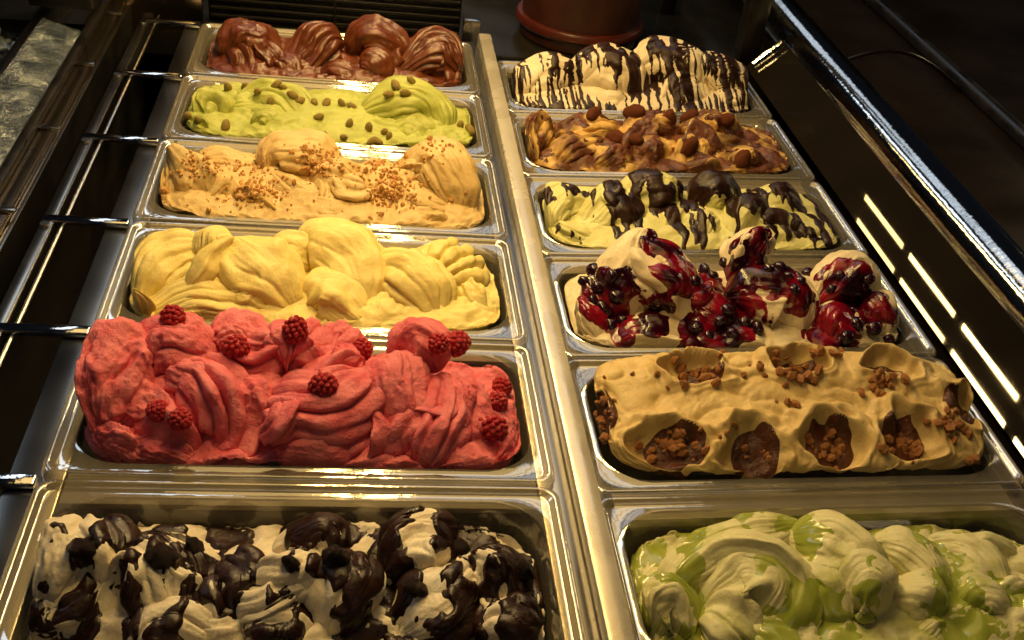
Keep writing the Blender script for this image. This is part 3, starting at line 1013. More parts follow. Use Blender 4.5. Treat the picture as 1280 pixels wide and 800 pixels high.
RASP = ['raspberry on the back crest of the pink gelato, at the end away from the divider',
        'raspberry set between two back crests of the pink gelato',
        'raspberry half sunk into the middle of the back crest of pink gelato',
        'raspberry in the crease just behind the widest combed pink band',
        'raspberry lying on top of the widest combed pink band'] + ['one of two touching raspberries on the back lump nearest the divider'] * 2 + \
       ['one of two touching raspberries low in the front hollow away from the divider'] * 2 + \
       ['one of two stacked raspberries at the pan end by the divider'] * 2 + ['single raspberry low at the pan end by the divider, close to the front rim']
rb = [raspberry_mesh(k) for k in range(5)]
place(H, 'raspberry', rb, [(216, 397), (295, 437), (368, 413), (452, 437), (405, 482), (547, 430), (568, 424), (199, 514), (225, 524), (627, 486), (622, 503), (618, 537)], 0.0092,
      RASP, 'raspberry', 'raspberries on the pink red gelato', sink=.40, jit=.16)

# ---- cream with dark chocolate, near end of the left column
P = Pan('L', 6)
P.build('cream gelato under thick dark chocolate')
H = Heap(P, 6, .6, .4).base(-2.6, 1.6)
rr = random.Random(5)
H.lobe([(40, 760, .35), (70, 690, .6), (110, 655, .8)], [1.8, 2.2, 1.6], [1.6, 2.0, 1.5], nz=1.5)
H.lobe([(20, 800, .2), (60, 770, .35), (90, 790, .25)], [1.8, 2.0, 1.6], [1.4, 1.6, 1.3], nz=1.5)
H.lobe([(120, 660, .8), (135, 690, .65), (120, 740, .45)], [1.5, 2.2, 1.6], [1.5, 2.0, 1.5], crest=[(1.6, .3, .3)], nz=1.4)
H.lobe([(150, 690, .7), (190, 710, .55), (180, 770, .3)], [1.8, 2.4, 2.0], [1.5, 2.0, 1.6], crest=[(1.2, .3, .25)], nz=1.2)
H.lobe([(205, 690, .7), (230, 720, .55), (220, 770, .3)], [1.6, 2.0, 1.6], [1.5, 1.9, 1.4], nz=1.3)
H.lobe([(160, 800, .2), (215, 785, .25), (270, 800, .2)], [1.6, 2.0, 1.6], [1.2, 1.5, 1.2], nt=8, at=.12, nz=1.1)
H.lobe([(265, 700, .7), (300, 730, .5), (290, 780, .3)], [1.8, 2.2, 1.8], [1.5, 1.8, 1.5], nt=7, at=.1, nz=1.3)
H.lobe([(340, 690, .75), (380, 680, .75), (410, 670, .75), (425, 690, .65)], [1.5, 1.8, 1.5, 1.1], [1.3, 1.5, 1.4, 1.0], nz=1.2)
H.lobe([(330, 760, .35), (370, 725, .5), (400, 700, .6)], [1.6, 2.2, 1.6], [1.3, 1.8, 1.4], crest=[(1.6, .3, .25)], nz=1.0)
H.lobe([(400, 780, .25), (430, 730, .45), (445, 690, .65)], [1.8, 2.2, 1.4], [1.5, 1.8, 1.2], nt=12, at=.16, nz=.9)
H.lobe([(470, 690, .75), (520, 665, .85), (570, 652, .92)], [1.4, 1.7, 1.2], [1.1, 1.4, 1.0], nz=1.0)
H.lobe([(480, 720, .55), (520, 690, .7), (560, 680, .75)], [1.6, 2.0, 1.6], [1.4, 1.7, 1.3], crest=[(1.4, .3, .3)], nz=1.3)
H.lobe([(500, 790, .22), (545, 760, .35), (590, 730, .5)], [1.8, 2.4, 1.8], [1.5, 1.9, 1.5], nz=1.0)
H.lobe([(590, 690, .7), (620, 720, .55), (640, 760, .35)], [1.6, 2.2, 1.6], [1.4, 1.8, 1.4], crest=[(1.2, .3, .3)], nz=1.4)
H.lobe([(600, 790, .22), (640, 780, .25), (680, 790, .22)], [1.6, 2.0, 1.4], [1.2, 1.4, 1.0], nt=8, at=.14, nz=1.2)
H.lobe([(300, 800, .2), (350, 790, .22), (400, 810, .18)], [1.6, 2.0, 1.6], [1.1, 1.3, 1.0], nz=1.4)
H.fill(12, 41).finish(G['strac'], 'cream coloured gelato half covered by thick dark chocolate')


def choc_big(V, N):
    n = fbm((V + .012 * perlin(V * 40)[:, None]) * np.array([40, 21, 15]) + 3.3, 3) + .2 * perlin(V * 80)
    return (n + 0.10 * N[:, 2] + 0.7 * V[:, 0] - 0.005) * 7


H.sauce('chocolate_sauce', S['dark_choc'], choc_big, 0.0024, smooth=14)
cb = [blob_mesh('chocolate_lump', S['dark_choc'], (1.1, .9, .7), 3, .55, 1.5, k) for k in range(4)]
place(H, 'chocolate_lump', cb, [(203, 697), (243, 688), (365, 705), (110, 690), (420, 700), (575, 690), (520, 735), (655, 715)], 0.0094,
      'dark chocolate coated lump on the cream gelato', 'chocolate', 'chocolate lumps on the cream gelato', sink=.45, jit=.25)

# ---- right column, far end: cream mound with thin chocolate drips
P = Pan('R', 1)
P.build('cream mound striped with chocolate drips')
H = Heap(P, 7, .6, 1.2).base(-0.6, .6)
H.lobe([(640, 128, .25), (652, 105, .45), (690, 88, .55), (725, 100, .5)], [1.8, 3.0, 3.4, 2.6], [1.8, 2.8, 3.2, 2.6], nt=6, at=.05, nz=.9)
H.lobe([(655, 130, .15), (690, 122, .2), (735, 128, .15)], [1.8, 2.4, 2.0], [1.5, 1.9, 1.6], nt=12, at=.07, nz=.8)
H.lobe([(705, 100, .5), (745, 76, .6), (785, 90, .5), (805, 125, .25)], [2.2, 3.4, 3.6, 2.2], [2.0, 3.2, 3.2, 2.0], nt=8, at=.05, nz=.9)
H.lobe([(730, 130, .15), (770, 122, .2), (805, 132, .12)], [1.8, 2.4, 1.8], [1.6, 2.0, 1.4], nz=.8)
H.lobe([(775, 90, .6), (820, 66, .7), (860, 80, .6), (870, 110, .4)], [2.2, 3.4, 3.4, 2.4], [2.0, 3.0, 3.0, 2.2], nt=8, at=.05, nz=.9)
H.lobe([(815, 130, .15), (850, 112, .3), (880, 128, .15)], [1.8, 2.8, 1.8], [1.6, 2.4, 1.6], nz=.5)
H.lobe([(855, 85, .55), (885, 78, .6), (920, 100, .5), (942, 132, .25)], [2.0, 2.6, 2.8, 1.8], [1.8, 2.4, 2.6, 1.7], nt=9, at=.06, nz=.9)
H.lobe([(890, 132, .12), (915, 118, .25), (938, 134, .15)], [1.4, 2.2, 1.4], [1.2, 2.0, 1.2], nt=12, at=.08, nz=.7)
H.fill(5, 4).finish(G['white'], 'cream white gelato mound striped with thin dark chocolate drips')


def drips(V, N):
    xx = V[:, 0] + 0.0035 * perlin(V * 60) + 0.10 * V[:, 2]
    st = perlin(np.stack([xx * (150 + 600 * np.abs(V[:, 0])), V[:, 1] * 14, V[:, 2] * 20 + 4], -1))
    big = perlin(V * np.array([30, 24, 22]) + 8)
    return (st + 0.62 * big + 3.0 * (V[:, 2] - 0.022) + .05) * 3.6


H.sauce('chocolate_drips', S['dark_choc'], drips, 0.0015)

# ---- tiramisu
P = Pan('R', 2)
P.build('yellow and brown gelato with cocoa dusted lumps')
H = Heap(P, 8, .8, .8).base(-0.6, 1.0)
H.lobe([(662, 205, .15), (660, 175, .4), (672, 152, .6), (690, 160, .55)], [1.4, 2.2, 2.0, 1.2], [1.4, 2.2, 2.0, 1.2], nt=10, at=.14, crest=[(1.5, .3, .3)], nz=1.2)
H.lobe([(680, 208, .1), (705, 190, .25), (735, 180, .4), (760, 165, .6)], [1.6, 2.2, 2.2, 1.6], [1.3, 1.8, 1.8, 1.3], nt=13, at=.14, nz=1.0)
H.lobe([(690, 165, .7), (730, 155, .75), (780, 155, .75)], [1.8, 2.2, 2.0], [1.4, 1.7, 1.5], nt=8, at=.12, nz=1.4)
H.lobe([(740, 208, .1), (765, 195, .2), (800, 200, .15)], [1.6, 2.0, 1.8], [1.2, 1.6, 1.2], crest=[(1.6, .3, .3)], nz=1.3)
H.lobe([(780, 165, .6), (815, 155, .7), (850, 160, .65)], [2.0, 2.4, 2.0], [1.6, 2.0, 1.6], crest=[(1.0, .3, .4)], nz=1.5)
H.lobe([(790, 200, .15), (815, 182, .3), (840, 195, .2)], [1.6, 2.2, 1.6], [1.3, 1.9, 1.3], nz=1.2)
H.lobe([(850, 205, .1), (870, 185, .3), (900, 195, .2)], [1.6, 2.4, 1.8], [1.3, 2.0, 1.4], crest=[(2.2, .25, .5), (1., .25, .3)], nz=1.5)
H.lobe([(850, 160, .65), (890, 155, .7), (930, 170, .55)], [2.0, 2.4, 1.8], [1.6, 1.9, 1.4], crest=[(1.6, .25, .5)], nz=1.7)
H.lobe([(900, 208, .1), (930, 195, .2), (960, 205, .12)], [1.6, 2.0, 1.4], [1.2, 1.6, 1.0], crest=[(1.6, .25, .5)], nz=1.6)
H.lobe([(940, 190, .35), (960, 192, .3), (972, 206, .15)], [1.4, 1.6, 1.0], [1.0, 1.3, .8], nz=1.2)
H.fill(10, 38).finish(G['tiramisu'], 'yellow gelato swirled with brown cocoa and coffee')


def cocoa_dust(V, N):
    n = fbm(V * 38 + 9.1, 3)
    return (n + 0.2 * (N[:, 2] - .7) + 4 * (V[:, 2] - .028) + 1.0 * V[:, 0] - .02) * 5


H.sauce('cocoa_layer', principled('cocoa_sauce', (0.07, 0.019, 0.005), (0.18, 0.052, 0.011), rough=.16, rough2=.5, scale=80, bump=.002, bscale=180), cocoa_dust, 0.0014)
cl = [blob_mesh('cocoa_almond', S['cocoa'], (1.35, .95, .8), 3, .28, 1.4, k + 4) for k in range(3)]
place(H, 'cocoa_almond', cl, [(795, 175), (742, 143), (862, 184), (793, 138), (862, 140), (908, 150), (928, 200), (770, 172), (838, 148)], 0.0112,
      'large cocoa dusted almond half buried in the brown swirled gelato', 'almond', 'cocoa dusted almonds', sink=.5, jit=.22)

# ---- pale yellow with chocolate shell
P = Pan('R', 3)
P.build('pale yellow gelato under chocolate plates')
H = Heap(P, 9, .55, 1.4).base(-0.6, .6)
H.lobe([(682, 290, .2), (682, 262, .4), (705, 242, .55), (725, 250, .5)], [1.6, 2.4, 2.4, 1.6], [1.4, 2.2, 2.2, 1.5], nz=.8)
H.lobe([(680, 300, .1), (715, 295, .12), (755, 302, .08)], [1.6, 2.0, 1.5], [1.0, 1.3, .9], nz=.8)
H.lobe([(725, 285, .25), (745, 265, .4), (765, 235, .6), (735, 228, .75)], [1.6, 2.2, 2.2, 1.4], [1.4, 2.0, 2.0, 1.3], nz=.9)
H.lobe([(755, 245, .55), (785, 252, .45), (808, 268, .35)], [1.8, 2.4, 1.6], [1.5, 1.9, 1.4], crest=[(-.3, .3, .2)], nz=.7)
H.lobe([(770, 240, .65), (815, 228, .7), (855, 235, .65)], [2.0, 2.8, 2.2], [1.6, 2.2, 1.8], nt=8, at=.08, nz=.9)
H.lobe([(825, 300, .1), (845, 275, .3), (855, 250, .5)], [1.6, 2.2, 1.8], [1.4, 2.0, 1.6], nz=.9)
H.lobe([(770, 302, .1), (800, 285, .2), (830, 295, .12)], [1.6, 2.0, 1.6], [1.2, 1.5, 1.2], nz=.9)
H.lobe([(865, 245, .6), (895, 230, .65), (925, 245, .6)], [1.8, 2.4, 1.8], [1.6, 2.2, 1.6], nz=.7)
H.lobe([(868, 300, .1), (880, 275, .25), (890, 260, .4)], [1.4, 2.0, 1.6], [1.3, 1.9, 1.5], nz=.8)
H.lobe([(905, 300, .12), (925, 270, .3), (940, 258, .4), (955, 290, .18)], [1.4, 2.2, 2.2, 1.4], [1.3, 2.1, 2.1, 1.3], crest=[(1.6, .3, .2)], nz=.8)
H.lobe([(930, 245, .65), (975, 240, .65), (1010, 250, .6)], [2.0, 2.6, 2.0], [1.5, 1.8, 1.4], nz=.8)
H.lobe([(960, 300, .12), (985, 275, .3), (1000, 265, .4)], [1.4, 2.0, 1.6], [1.2, 1.8, 1.4], nz=.8)
H.lobe([(985, 304, .1), (1010, 285, .22), (1030, 300, .14)], [1.5, 2.1, 1.3], [1.1, 1.6, .9], nz=.9)
H.fill(7, 28).finish(G['vanilla'], 'pale yellow gelato lumps under dark chocolate plates and drips')


def plates(V, N):
    n = fbm(V * np.array([30, 26, 18]) + 21.7, 3)
    dr = perlin(np.stack([(V[:, 0] + .004 * perlin(V * 50)) * 105, V[:, 1] * 10, V[:, 2] * 10], -1))
    return (n * .7 + .6 * dr + 14.0 * (V[:, 2] - 0.0130) + 1.1 * np.minimum(V[:, 0], .06) + .25 * (N[:, 2] - .5) * (V[:, 2] > .02) + .04) * 5


H.sauce('chocolate_plates', S['dark_choc'], plates, 0.0018)

# ---- white with berries
P = Pan('R', 4)
P.build('white gelato under red berry sauce')
H = Heap(P, 10, .7, .1).base(-0.8, .8)
H.lobe([(710, 385, .3), (725, 400, .25), (758, 428, .08)], [1.6, 2.2, 1.5], [1.4, 1.7, 1.1], nt=12, at=.09, nz=.8)
H.lobe([(770, 395, .3), (785, 350, .5), (800, 310, .7), (820, 300, .72)], [2.2, 2.8, 2.4, 1.4], [2.0, 2.6, 2.4, 1.5], crest=[(2.0, .3, .15)], nz=.8)
H.lobe([(770, 310, .7), (805, 330, .55), (840, 365, .4), (868, 410, .15)], [1.8, 2.6, 2.8, 1.8], [1.6, 2.3, 2.4, 1.6], nt=9, at=.09, crest=[(1.2, .25, .18)], nz=.9)
H.lobe([(765, 425, .08), (805, 415, .15), (850, 420, .12), (865, 432, .06)], [1.6, 2.4, 2.0, 1.0], [1.1, 1.5, 1.3, .7], nt=8, at=.08, nz=.8)
H.lobe([(740, 345, .6), (755, 370, .45), (765, 400, .28)], [1.6, 2.0, 1.6], [1.4, 1.7, 1.4], nz=1.0)
H.lobe([(915, 345, .55), (930, 320, .7), (950, 305, .78), (940, 330, .65)], [1.8, 2.2, 1.4, 1.0], [1.6, 2.1, 1.5, 1.0], crest=[(1.6, .3, .35)], nz=1.1)
H.lobe([(905, 365, .45), (940, 365, .42), (985, 375, .35), (1005, 410, .12)], [1.8, 2.8, 3.0, 1.6], [1.6, 2.3, 2.4, 1.4], nz=.8)
H.lobe([(880, 430, .06), (925, 425, .08), (970, 430, .06)], [1.4, 1.7, 1.3], [.8, .9, .7], nz=1.0)
H.lobe([(870, 365, .5), (890, 390, .3), (915, 410, .18)], [1.6, 2.0, 1.6], [1.2, 1.5, 1.2], nz=1.0)
H.lobe([(1020, 380, .4), (1045, 350, .55), (1075, 345, .6), (1095, 380, .4)], [1.8, 2.4, 2.4, 1.6], [1.6, 2.1, 2.1, 1.5], crest=[(1.4, .3, .3)], nz=1.2)
H.lobe([(1085, 365, .5), (1105, 395, .3), (1110, 420, .15)], [1.6, 2.2, 1.5], [1.4, 1.9, 1.3], nz=1.0)
H.lobe([(1025, 425, .08), (1040, 405, .2), (1070, 415, .15), (1095, 430, .06)], [1.4, 2.0, 1.8, 1.0], [1.1, 1.6, 1.4, .8], nt=12, at=.14, nz=.9)
H.lobe([(1045, 330, .75), (1062, 328, .75), (1075, 340, .7)], [1.0, 1.3, .9], [1.0, 1.2, .9], crest=[(1.6, .3, .4)])
H.lobe([(1110, 400, .4), (1122, 405, .35), (1128, 420, .2)], [1.0, 1.2, .8], [1.0, 1.2, .8])
H.fill(5, 4).finish(G['white'], 'white gelato folds under glossy red berry sauce')


def pixels_of(heap):
    W_ = heap.pan.wor(heap.VV)
    d = (W_ - CAM_LOC) @ RM
    return 640 + FPX * d[:, 0] / -d[:, 2], 400 - FPX * d[:, 1] / -d[:, 2]


HP = H
_spots = []
for (px, py, r) in [(760, 372, 30), (830, 305, 26), (850, 335, 30), (880, 350, 26), (925, 345, 30), (905, 395, 42), (985, 345, 26), (1060, 370, 34), (1045, 420, 34), (1100, 380, 22),
                    (815, 395, 20), (780, 410, 20), (1000, 365, 20), (945, 308, 22), (1080, 340, 18), (870, 420, 24)]:
    h, n = H.cast(px, py)
    if h is not None:
        _spots.append((H.pan.loc(h), r / 1250.0))


def berry_mask(V, N):
    best = np.full(len(V), -1.0)
    wv = V + 0.010 * np.stack([perlin(V * 60), perlin(V * 60 + 40), perlin(V * 60 + 80)], -1)
    for c, r in _spots:
        d = np.linalg.norm((wv - c) * np.array([1, .9, .75]), axis=1)
        best = np.maximum(best, 1 - d / r)
    return (best + .5 * perlin(V * 70) + .10) * 2.2


H.sauce('berry_sauce', S['berry'], berry_mask, 0.0022, smooth=8)
bb = [blob_mesh('dark_berry', S['blackberry'], (1, .95, .85), 3, .22, 1.5, k) for k in range(3)]
place(H, 'dark_berry', bb, [(730, 352), (740, 376), (757, 391), (770, 371), (765, 346), (762, 408), (748, 360), (778, 402), (742, 338), (880, 330), (890, 347), (905, 328), (975, 322), (985, 346),
      (1000, 352), (960, 337), (900, 402), (915, 417), (885, 421), (930, 405), (908, 390), (1050, 345), (1085, 348), (1070, 405), (1092, 411), (1058, 422), (1110, 425), (868, 352), (1010, 340), (945, 412), (752, 385), (870, 410), (992, 362), (1040, 362)], 0.0070,
      'round shiny black berry in the red sauce on the white gelato', 'berry', 'dark berries on the white gelato', sink=.47, jit=.25)

# ---- praline with hollows full of nuts
P = Pan('R', 5)
P.build('caramel coloured gelato with hollows full of nuts')
H = Heap(P, 11)
_holes = []
for px, py, h, rx, ry, dp in [(875, 470, 2.6, 2.1, 1.3, 1.0), (995, 465, 2.9, 2.2, 1.35, 1.1), (845, 552, 1.2, 2.7, 1.9, 1.1), (945, 562, 1.0, 2.1, 2.1, 1.1), (1037, 556, 1.0, 2.3, 2.0, 1.1),
                              (1125, 555, 1.0, 2.0, 2.0, 1.1), (1100, 478, 2.4, 2.1, 1.3, .9), (752, 520, .6, 1.3, 2.2, 1.0), (1190, 530, .6, 1.7, 1.7, 1.1)]:
    z0 = P.wor((0, 0, h / 100))[2]
    q = P.loc(at_z(px, py, z0))
    _holes.append((q[0], q[1], rx / 100, ry / 100, dp / 100))


def praline_shape(x, y, z):
    dome = np.clip(1 - np.abs(x / (OX * 1.02)) ** 3.2, 0, 1) ** .4
    vv = (y / OY + 1) / 2
    dome = dome * np.clip(np.interp(vv, [0, .12, .35, .62, .8, .95, 1], [.05, .3, .66, 1.0, .97, .62, .35]), 0, 1)
    Pn = np.stack([x * 26, y * 26, np.full_like(x, 2.2)], -1)
    warp = fbm(Pn, 3)
    zz = -0.003 + dome * 0.039 + .0045 * warp
    # long spatula swirls between the hollows
    swirl = np.abs(np.sin((x * 26 + 5 * y * 10 + 1.8 * warp + 2.2 * perlin(Pn * .8 + 5)) * 2.1)) ** .7
    zz += .0036 * (swirl - .6) * dome
    for k, (cx, cy, rx, ry, dp) in enumerate(_holes):
        wx = x + .009 * perlin(np.stack([x * 60, y * 60, np.full_like(x, k * 2.)], -1))
        wy = y + .009 * perlin(np.stack([x * 60 + 9, y * 60, np.full_like(x, k * 2.)], -1))
        d = np.sqrt(((wx - cx) / rx) ** 2 + ((wy - cy) / ry) ** 2)
        zz -= dp * np.exp(-(d / .95) ** 4)
        zz += .0007 * np.sin(17 * d + 4 * warp + k) * np.exp(-((d - 1.35) / .45) ** 2)
        zz += .0075 * np.exp(-((d - 1.18) / np.where(d < 1.18, .16, .38)) ** 2) * (.6 + .8 * np.clip((wy - cy) / ry * .7 + .4, 0, 1.2))
    fine = fbm(np.stack([x * 110 + 6 * warp, y * 60, np.zeros_like(x)], -1), 2)
    return zz + .0010 * fine


H.base(0, 0, fn=praline_shape, nx=300, ny=140)
H.finish(G['praline'], 'caramel coloured gelato with round hollows full of nut pieces')


def hole_fill(hole):
    cx, cy, rx, ry, dp = hole

    def fn(V, N):
        d = np.sqrt(((V[:, 0] - cx) / rx) ** 2 + ((V[:, 1] - cy) / ry) ** 2)
        return (.90 - d + .10 * perlin(V * 70)) * 5
    return fn


for hole in _holes:
    H.sauce('praline_filling', S['praline'], hole_fill(hole), 0.0016)
nm = [blob_mesh('nut_piece', S['nut'], (1, .8, .65), 1, .75, 1.9, k + 9, False) for k in range(7)]
spots = []
for (px, py, n, rx, ry) in [(875, 471, 24, 13, 5), (995, 467, 24, 13, 5.5), (845, 558, 34, 17, 9), (945, 566, 7, 14, 8), (1037, 562, 30, 13, 9), (1127, 560, 26, 12, 9), (1098, 476, 18, 14, 10),
                            (752, 520, 18, 7, 15), (1190, 532, 22, 12, 10), (1218, 585, 14, 8, 5), (955, 455, 10, 24, 10), (840, 470, 7, 22, 12), (1030, 440, 7, 14, 4), (920, 540, 4, 12, 8), (965, 505, 3, 20, 4)]:
    spots += around([(px, py)], int(n * 1.2), rx, ry)
place(H, 'nut_piece', nm, spots, 0.0041, 'small caramelised nut piece in or near a hollow of the caramel gelato', 'nut', 'caramelised nut pieces', sink=.28, jit=.5)

# ---- white with green syrup, near end of the right column
P = Pan('R', 6)
P.build('white and lime green gelato with syrup')
H = Heap(P, 12, .35, 1.2).base(-2.4, 1.0)
H.lobe([(870, 770, .3), (850, 720, .5), (890, 690, .65), (960, 690, .6), (1000, 730, .42), (960, 775, .25), (890, 790, .2)], [1.6, 1.8, 1.9, 2.0, 2.0, 2.0, 1.4], [1.2, 1.5, 1.7, 1.8, 1.6, 1.4, .9], crest=[(1.6, .4, .2)], nz=.9)
H.lobe([(880, 745, .35), (920, 715, .5), (960, 725, .42), (940, 760, .3)], [1.6, 2.2, 2.2, 1.5], [1.4, 1.9, 1.8, 1.2], crest=[(1.2, .35, .25)], nz=1.0)
H.lobe([(790, 790, .2), (815, 750, .35), (850, 745, .35), (855, 785, .2)], [1.5, 2.0, 1.8, 1.2], [1.1, 1.5, 1.4, 1.0], crest=[(1.6, .3, .3)], nz=1.2)
H.lobe([(850, 675, .8), (900, 668, .8), (960, 655, .85), (1010, 640, .9)], [1.4, 1.6, 1.8, 1.2], [1.0, 1.2, 1.3, 1.0], nz=1.4)
H.lobe([(985, 650, .85), (1035, 665, .75), (1075, 700, .55), (1090, 745, .35)], [1.8, 2.4, 2.3, 1.5], [1.5, 2.0, 1.9, 1.3], nz=.8, crest=[(.6, .3, .15)])
H.lobe([(1000, 680, .65), (1035, 725, .45), (1050, 775, .25)], [1.5, 2.0, 1.6], [1.2, 1.6, 1.2], nt=6, at=.1, nz=.9)
H.lobe([(1060, 735, .4), (1085, 720, .42), (1115, 745, .32)], [1.6, 2.2, 1.6], [1.4, 1.8, 1.3], nz=.9)
H.lobe([(1080, 655, .85), (1125, 672, .75), (1165, 705, .55), (1185, 750, .32)], [1.2, 1.6, 1.7, 1.3], [1.1, 1.5, 1.6, 1.2], nz=.9)
H.lobe([(1120, 725, .45), (1150, 740, .38), (1180, 765, .28)], [1.8, 2.2, 1.7], [1.4, 1.8, 1.3], nz=.9)
H.lobe([(1160, 655, .9), (1205, 672, .78), (1245, 705, .58), (1260, 755, .32)], [1.2, 1.6, 1.7, 1.3], [1.0, 1.5, 1.6, 1.2], nz=1.0)
H.lobe([(1205, 745, .38), (1230, 735, .4), (1260, 760, .3)], [1.5, 2.0, 1.5], [1.3, 1.8, 1.3], nz=1.0)
H.lobe([(1250, 690, .75), (1290, 700, .65), (1320, 740, .45)], [1.6, 2.0, 1.6], [1.3, 1.6, 1.3], nz=1.0)
H.lobe([(1130, 785, .2), (1160, 778, .22), (1185, 772, .22)], [1.2, 1.5, 1.1], [1.0, 1.3, 1.0], nz=1.8)
H.lobe([(1040, 790, .2), (1090, 795, .18), (1130, 795, .18)], [1.6, 1.8, 1.4], [.9, 1.0, .8], nz=1.3)
H.lobe([(940, 800, .16), (1000, 790, .2), (1040, 795, .18)], [1.4, 1.8, 1.4], [.9, 1.1, .8], nz=1.3)
H.fill(6, 22).finish(G['lime'], 'whitish gelato rippled with lime green syrup')


def green_mask(V, N):
    n = fbm(V * np.array([32, 30, 30]) + 5.5, 3)
    return (n - 11.0 * (V[:, 2] + 0.006) - .03) * 3


H.sauce('green_syrup', S['green'], green_mask, 0.0012)

# ------------------------------------------------------------------ right side: apron glass and chrome tube, outer glass
ap = MB().add([(0.764, -1.25, -0.014), (0.764, 0.03, -0.014), (0.808, 0.03, 0.030), (0.808, -1.25, 0.030),
               (0.770, -1.25, -0.020), (0.770, 0.03, -0.020), (0.814, 0.03, 0.024), (0.814, -1.25, 0.024)],
              [(3, 2, 1, 0), (4, 5, 6, 7), (0, 1, 5, 4), (2, 3, 7, 6), (1, 2, 6, 5), (3, 0, 4, 7)]).build('apron_glass', M['darkglass'], smooth=False)
tag(ap, 'sloping dark glass apron mirroring the lamp tubes beside the right pans', 'glass panel')
yy = np.linspace(-1.25, 0.55, 40)
ct = MB().tube(np.stack([0.840 + .002 * np.sin(yy * 4), yy, np.full_like(yy, 0.028)], 1), 0.031, 36).build('chrome_tube', M['chrome'])
tag(ct, 'long polished chrome tube along the top of the glass apron', 'tube')
og = MB().box(0.874, 2.6, -1.2, 3.0, -0.09, -0.04).build('outer_counter', M['brownglass'], smooth=False)
tag(og, 'dark brown smoked glass counter beyond the chrome tube', 'counter')

yy = np.linspace(-0.9, 1.6, 12)
tag(MB().tube(np.stack([np.full_like(yy, 1.13), yy, np.full_like(yy, -0.028)], 1), 0.0115, 14).build('reflection_rail', M['black']), 'dark rail standing in for a soft reflection on the dark counter', 'rail')  # rail added in place of a soft reflected strip on the counter
q = np.linspace(0, 1, 14)
tag(MB().tube(np.stack([0.876 + .243 * q, np.full_like(q, 0.06), -0.034 + .05 * np.sin(math.pi * q)], 1), 0.003, 8).build('bracket_rod', M['brownglass']), 'thin bowed rod between the chrome tube and the dark rail', 'bracket')
tag(MB().tube([(0.768, 0.012, -0.004), (0.785, 0.012, 0.013), (0.803, 0.012, 0.031)], 0.0065, 14).build('glint_clip', M['chrome']), 'small chrome clip standing in for glints at the far end of the glass apron', 'clip')  # added clip stands in for bright reflections in the glass corner

# ------------------------------------------------------------------ back of the case
bw = bpy.data.objects.new('back_panel', None)
COL.objects.link(bw)
bw.location = (0.2, 1.42, -0.04)
tag(bw, 'dark glass back panel with a faint green tint behind the case', 'panel')


def bpart(mb, name, mat):
    o = mb.build(name, mat, smooth=False)
    o.parent = bw
    o.location = (-0.2, -1.42, 0.04)


bpart(MB().box(-0.9, 1.9, 1.42, 1.44, -0.036, 0.6), 'glass_sheet', M['backglass'])
lv = bpy.data.objects.new('stripe_panel', None)  # slats model the striped reflections in a dark glass panel
COL.objects.link(lv)
lv.location = (0.18, 0.11, -0.036)
tag(lv, 'dark panel whose thin slats stand in for reflected stripes behind the chocolate gelato', 'panel')


def lpart(mb, name, mat):
    o = mb.build(name, mat, smooth=False)
    o.parent = lv
    o.location = (-0.18, -0.11, 0.036)


lpart(MB().box(-0.004, 0.352, 0.112, 0.118, -0.0355, 0.16), 'backing', M['backglass'])
lpart(MB().box(0.170, 0.1735, 0.0985, 0.1025, -0.0355, 0.16), 'upright', M['slat'])
for k in range(16):
    z = -0.028 + k * 0.0115
    lpart(MB().box(0.0, 0.35, 0.103, 0.1115, z, z + 0.0045, 0.001), 'slat', M['slat'])

# upright posts
for (x0, x1, y0, y1, m, lab, nm_) in [(0.352, 0.376, 0.058, 0.07, 'steel', 'short steel end stop at the far end of the divider strip', 'end_stop')]:
    tag(MB().box(x0, x1, y0, y1, -0.0355, 0.012, .002).build(nm_, M[m]), lab, 'post')
tag(MB().box(0.760, 0.792, 0.060, 0.09, -0.0355, 0.4, .003).build('corner_post', M['black']), 'tall black corner post behind the striped cream mound', 'post')
tag(MB().box(0.700, 0.724, 0.30, 0.32, -0.0355, 0.4, .003).build('glass_upright', M['slat']), 'slim brown upright behind the striped cream mound', 'post')
ep = MB().box(-0.128, -0.005, 0.058, 0.068, -0.0355, 0.14, .002).build('end_plate', M['dull_steel'])
tag(ep, 'brown steel end plate standing behind the empty frame slots', 'panel')

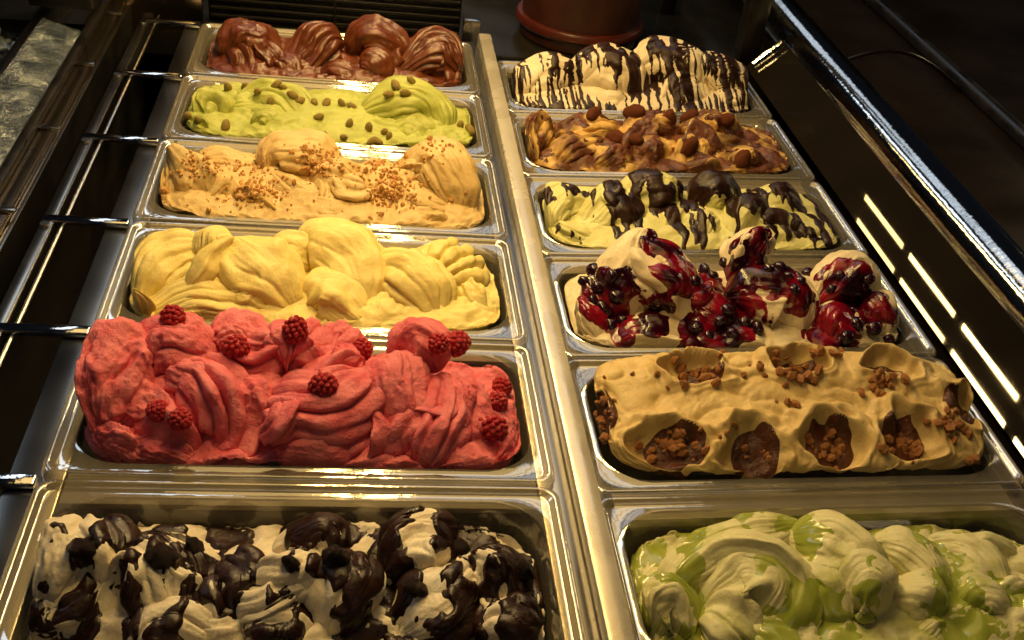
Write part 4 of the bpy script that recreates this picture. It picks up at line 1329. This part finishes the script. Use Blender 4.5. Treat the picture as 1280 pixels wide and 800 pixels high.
# the red brown tub behind the case
tb = bpy.data.objects.new('plastic_tub', None)
COL.objects.link(tb)
tb.location = (0.538, 0.165, -0.036)
tag(tb, 'red brown plastic tub with a thick foot ring behind the striped cream mound', 'tub')
MB().lathe([(0.0, 0.0), (0.086, 0.0), (0.089, 0.003), (0.090, 0.012), (0.088, 0.018), (0.0885, 0.03), (0.094, 0.16), (0.096, 0.16), (0.0965, 0.20), (0.093, 0.2), (0.085, 0.02), (0.0, 0.02)], n=64).build('tub_body', M['terracotta'], tb)
MB().lathe([(0.0885, 0.019), (0.0955, 0.0195), (0.098, 0.023), (0.098, 0.029), (0.0955, 0.033), (0.0888, 0.0335)], n=64).build('foot_ring', principled('red_ring', (0.05, 0.008, 0.004), (0.075, 0.012, 0.006), rough=.3, scale=30), tb)

# things at the far left
struct(MB().box(-0.9, -0.2045, -1.2, 0.6, -0.16, -0.13).build('side_counter', M['brownglass'], smooth=False))
tag(MB().box(-0.203, -0.1235, -0.045, 0.034, 0.0215, 0.40, .004).build('black_pillar', M['black']), 'square black pillar standing on the side rails at the far corner', 'post')
bowl = bpy.data.objects.new('stand_in_bowl', None)  # made-up bowl and spoons stand in for bluish reflections in glass
COL.objects.link(bowl)
BX, BY, BZ = -0.268, float(at_z(10, 62, -0.08)[1]), -0.1295
bowl.location = (BX, BY, BZ)
tag(bowl, 'made-up blue grey bowl of spoons standing in for bluish reflections', 'bowl')
MB().lathe([(0.0, 0.0), (0.03, 0.0), (0.045, 0.012), (0.055, 0.035), (0.058, 0.06), (0.0555, 0.06), (0.052, 0.035), (0.042, 0.015), (0.0, 0.006)], n=40).build('bowl_body', M['bluejar'], bowl)
rs = random.Random(3)
spm = blob_mesh('spoon', principled('clear_blue_plastic', (0.22, 0.27, 0.31), (0.34, 0.38, 0.40), rough=.08, scale=40, spec=.8), (1, .42, .22), 3, .05, 1, 2)
for v_ in spm.vertices:                          # draw one end out into the handle
    if v_.co.x > 0.35:
        f_ = (v_.co.x - 0.35) / 0.65
        v_.co.x = 0.35 + f_ * 2.0
        v_.co.y *= 1 - 0.6 * min(1, f_ * 2)
    else:
        v_.co.z -= 0.18 * (0.35 - abs(v_.co.x + .3))
for k in range(12):
    a = k * 2.4
    o = link('spoon', spm)
    o.location = (BX + .028 * math.cos(a) * rs.uniform(.3, 1), BY + .028 * math.sin(a) * rs.uniform(.3, 1), BZ + 0.050 + (.004 * k) % .02)
    o.scale = (.022, .022, .022)
    o.rotation_euler = (rs.uniform(-.6, .6), rs.uniform(-1, 1), rs.uniform(0, 6))
    tag(o, 'made-up bluish spoon standing in for reflections, lying in the bowl', 'spoon', 'made-up spoons in the bowl')
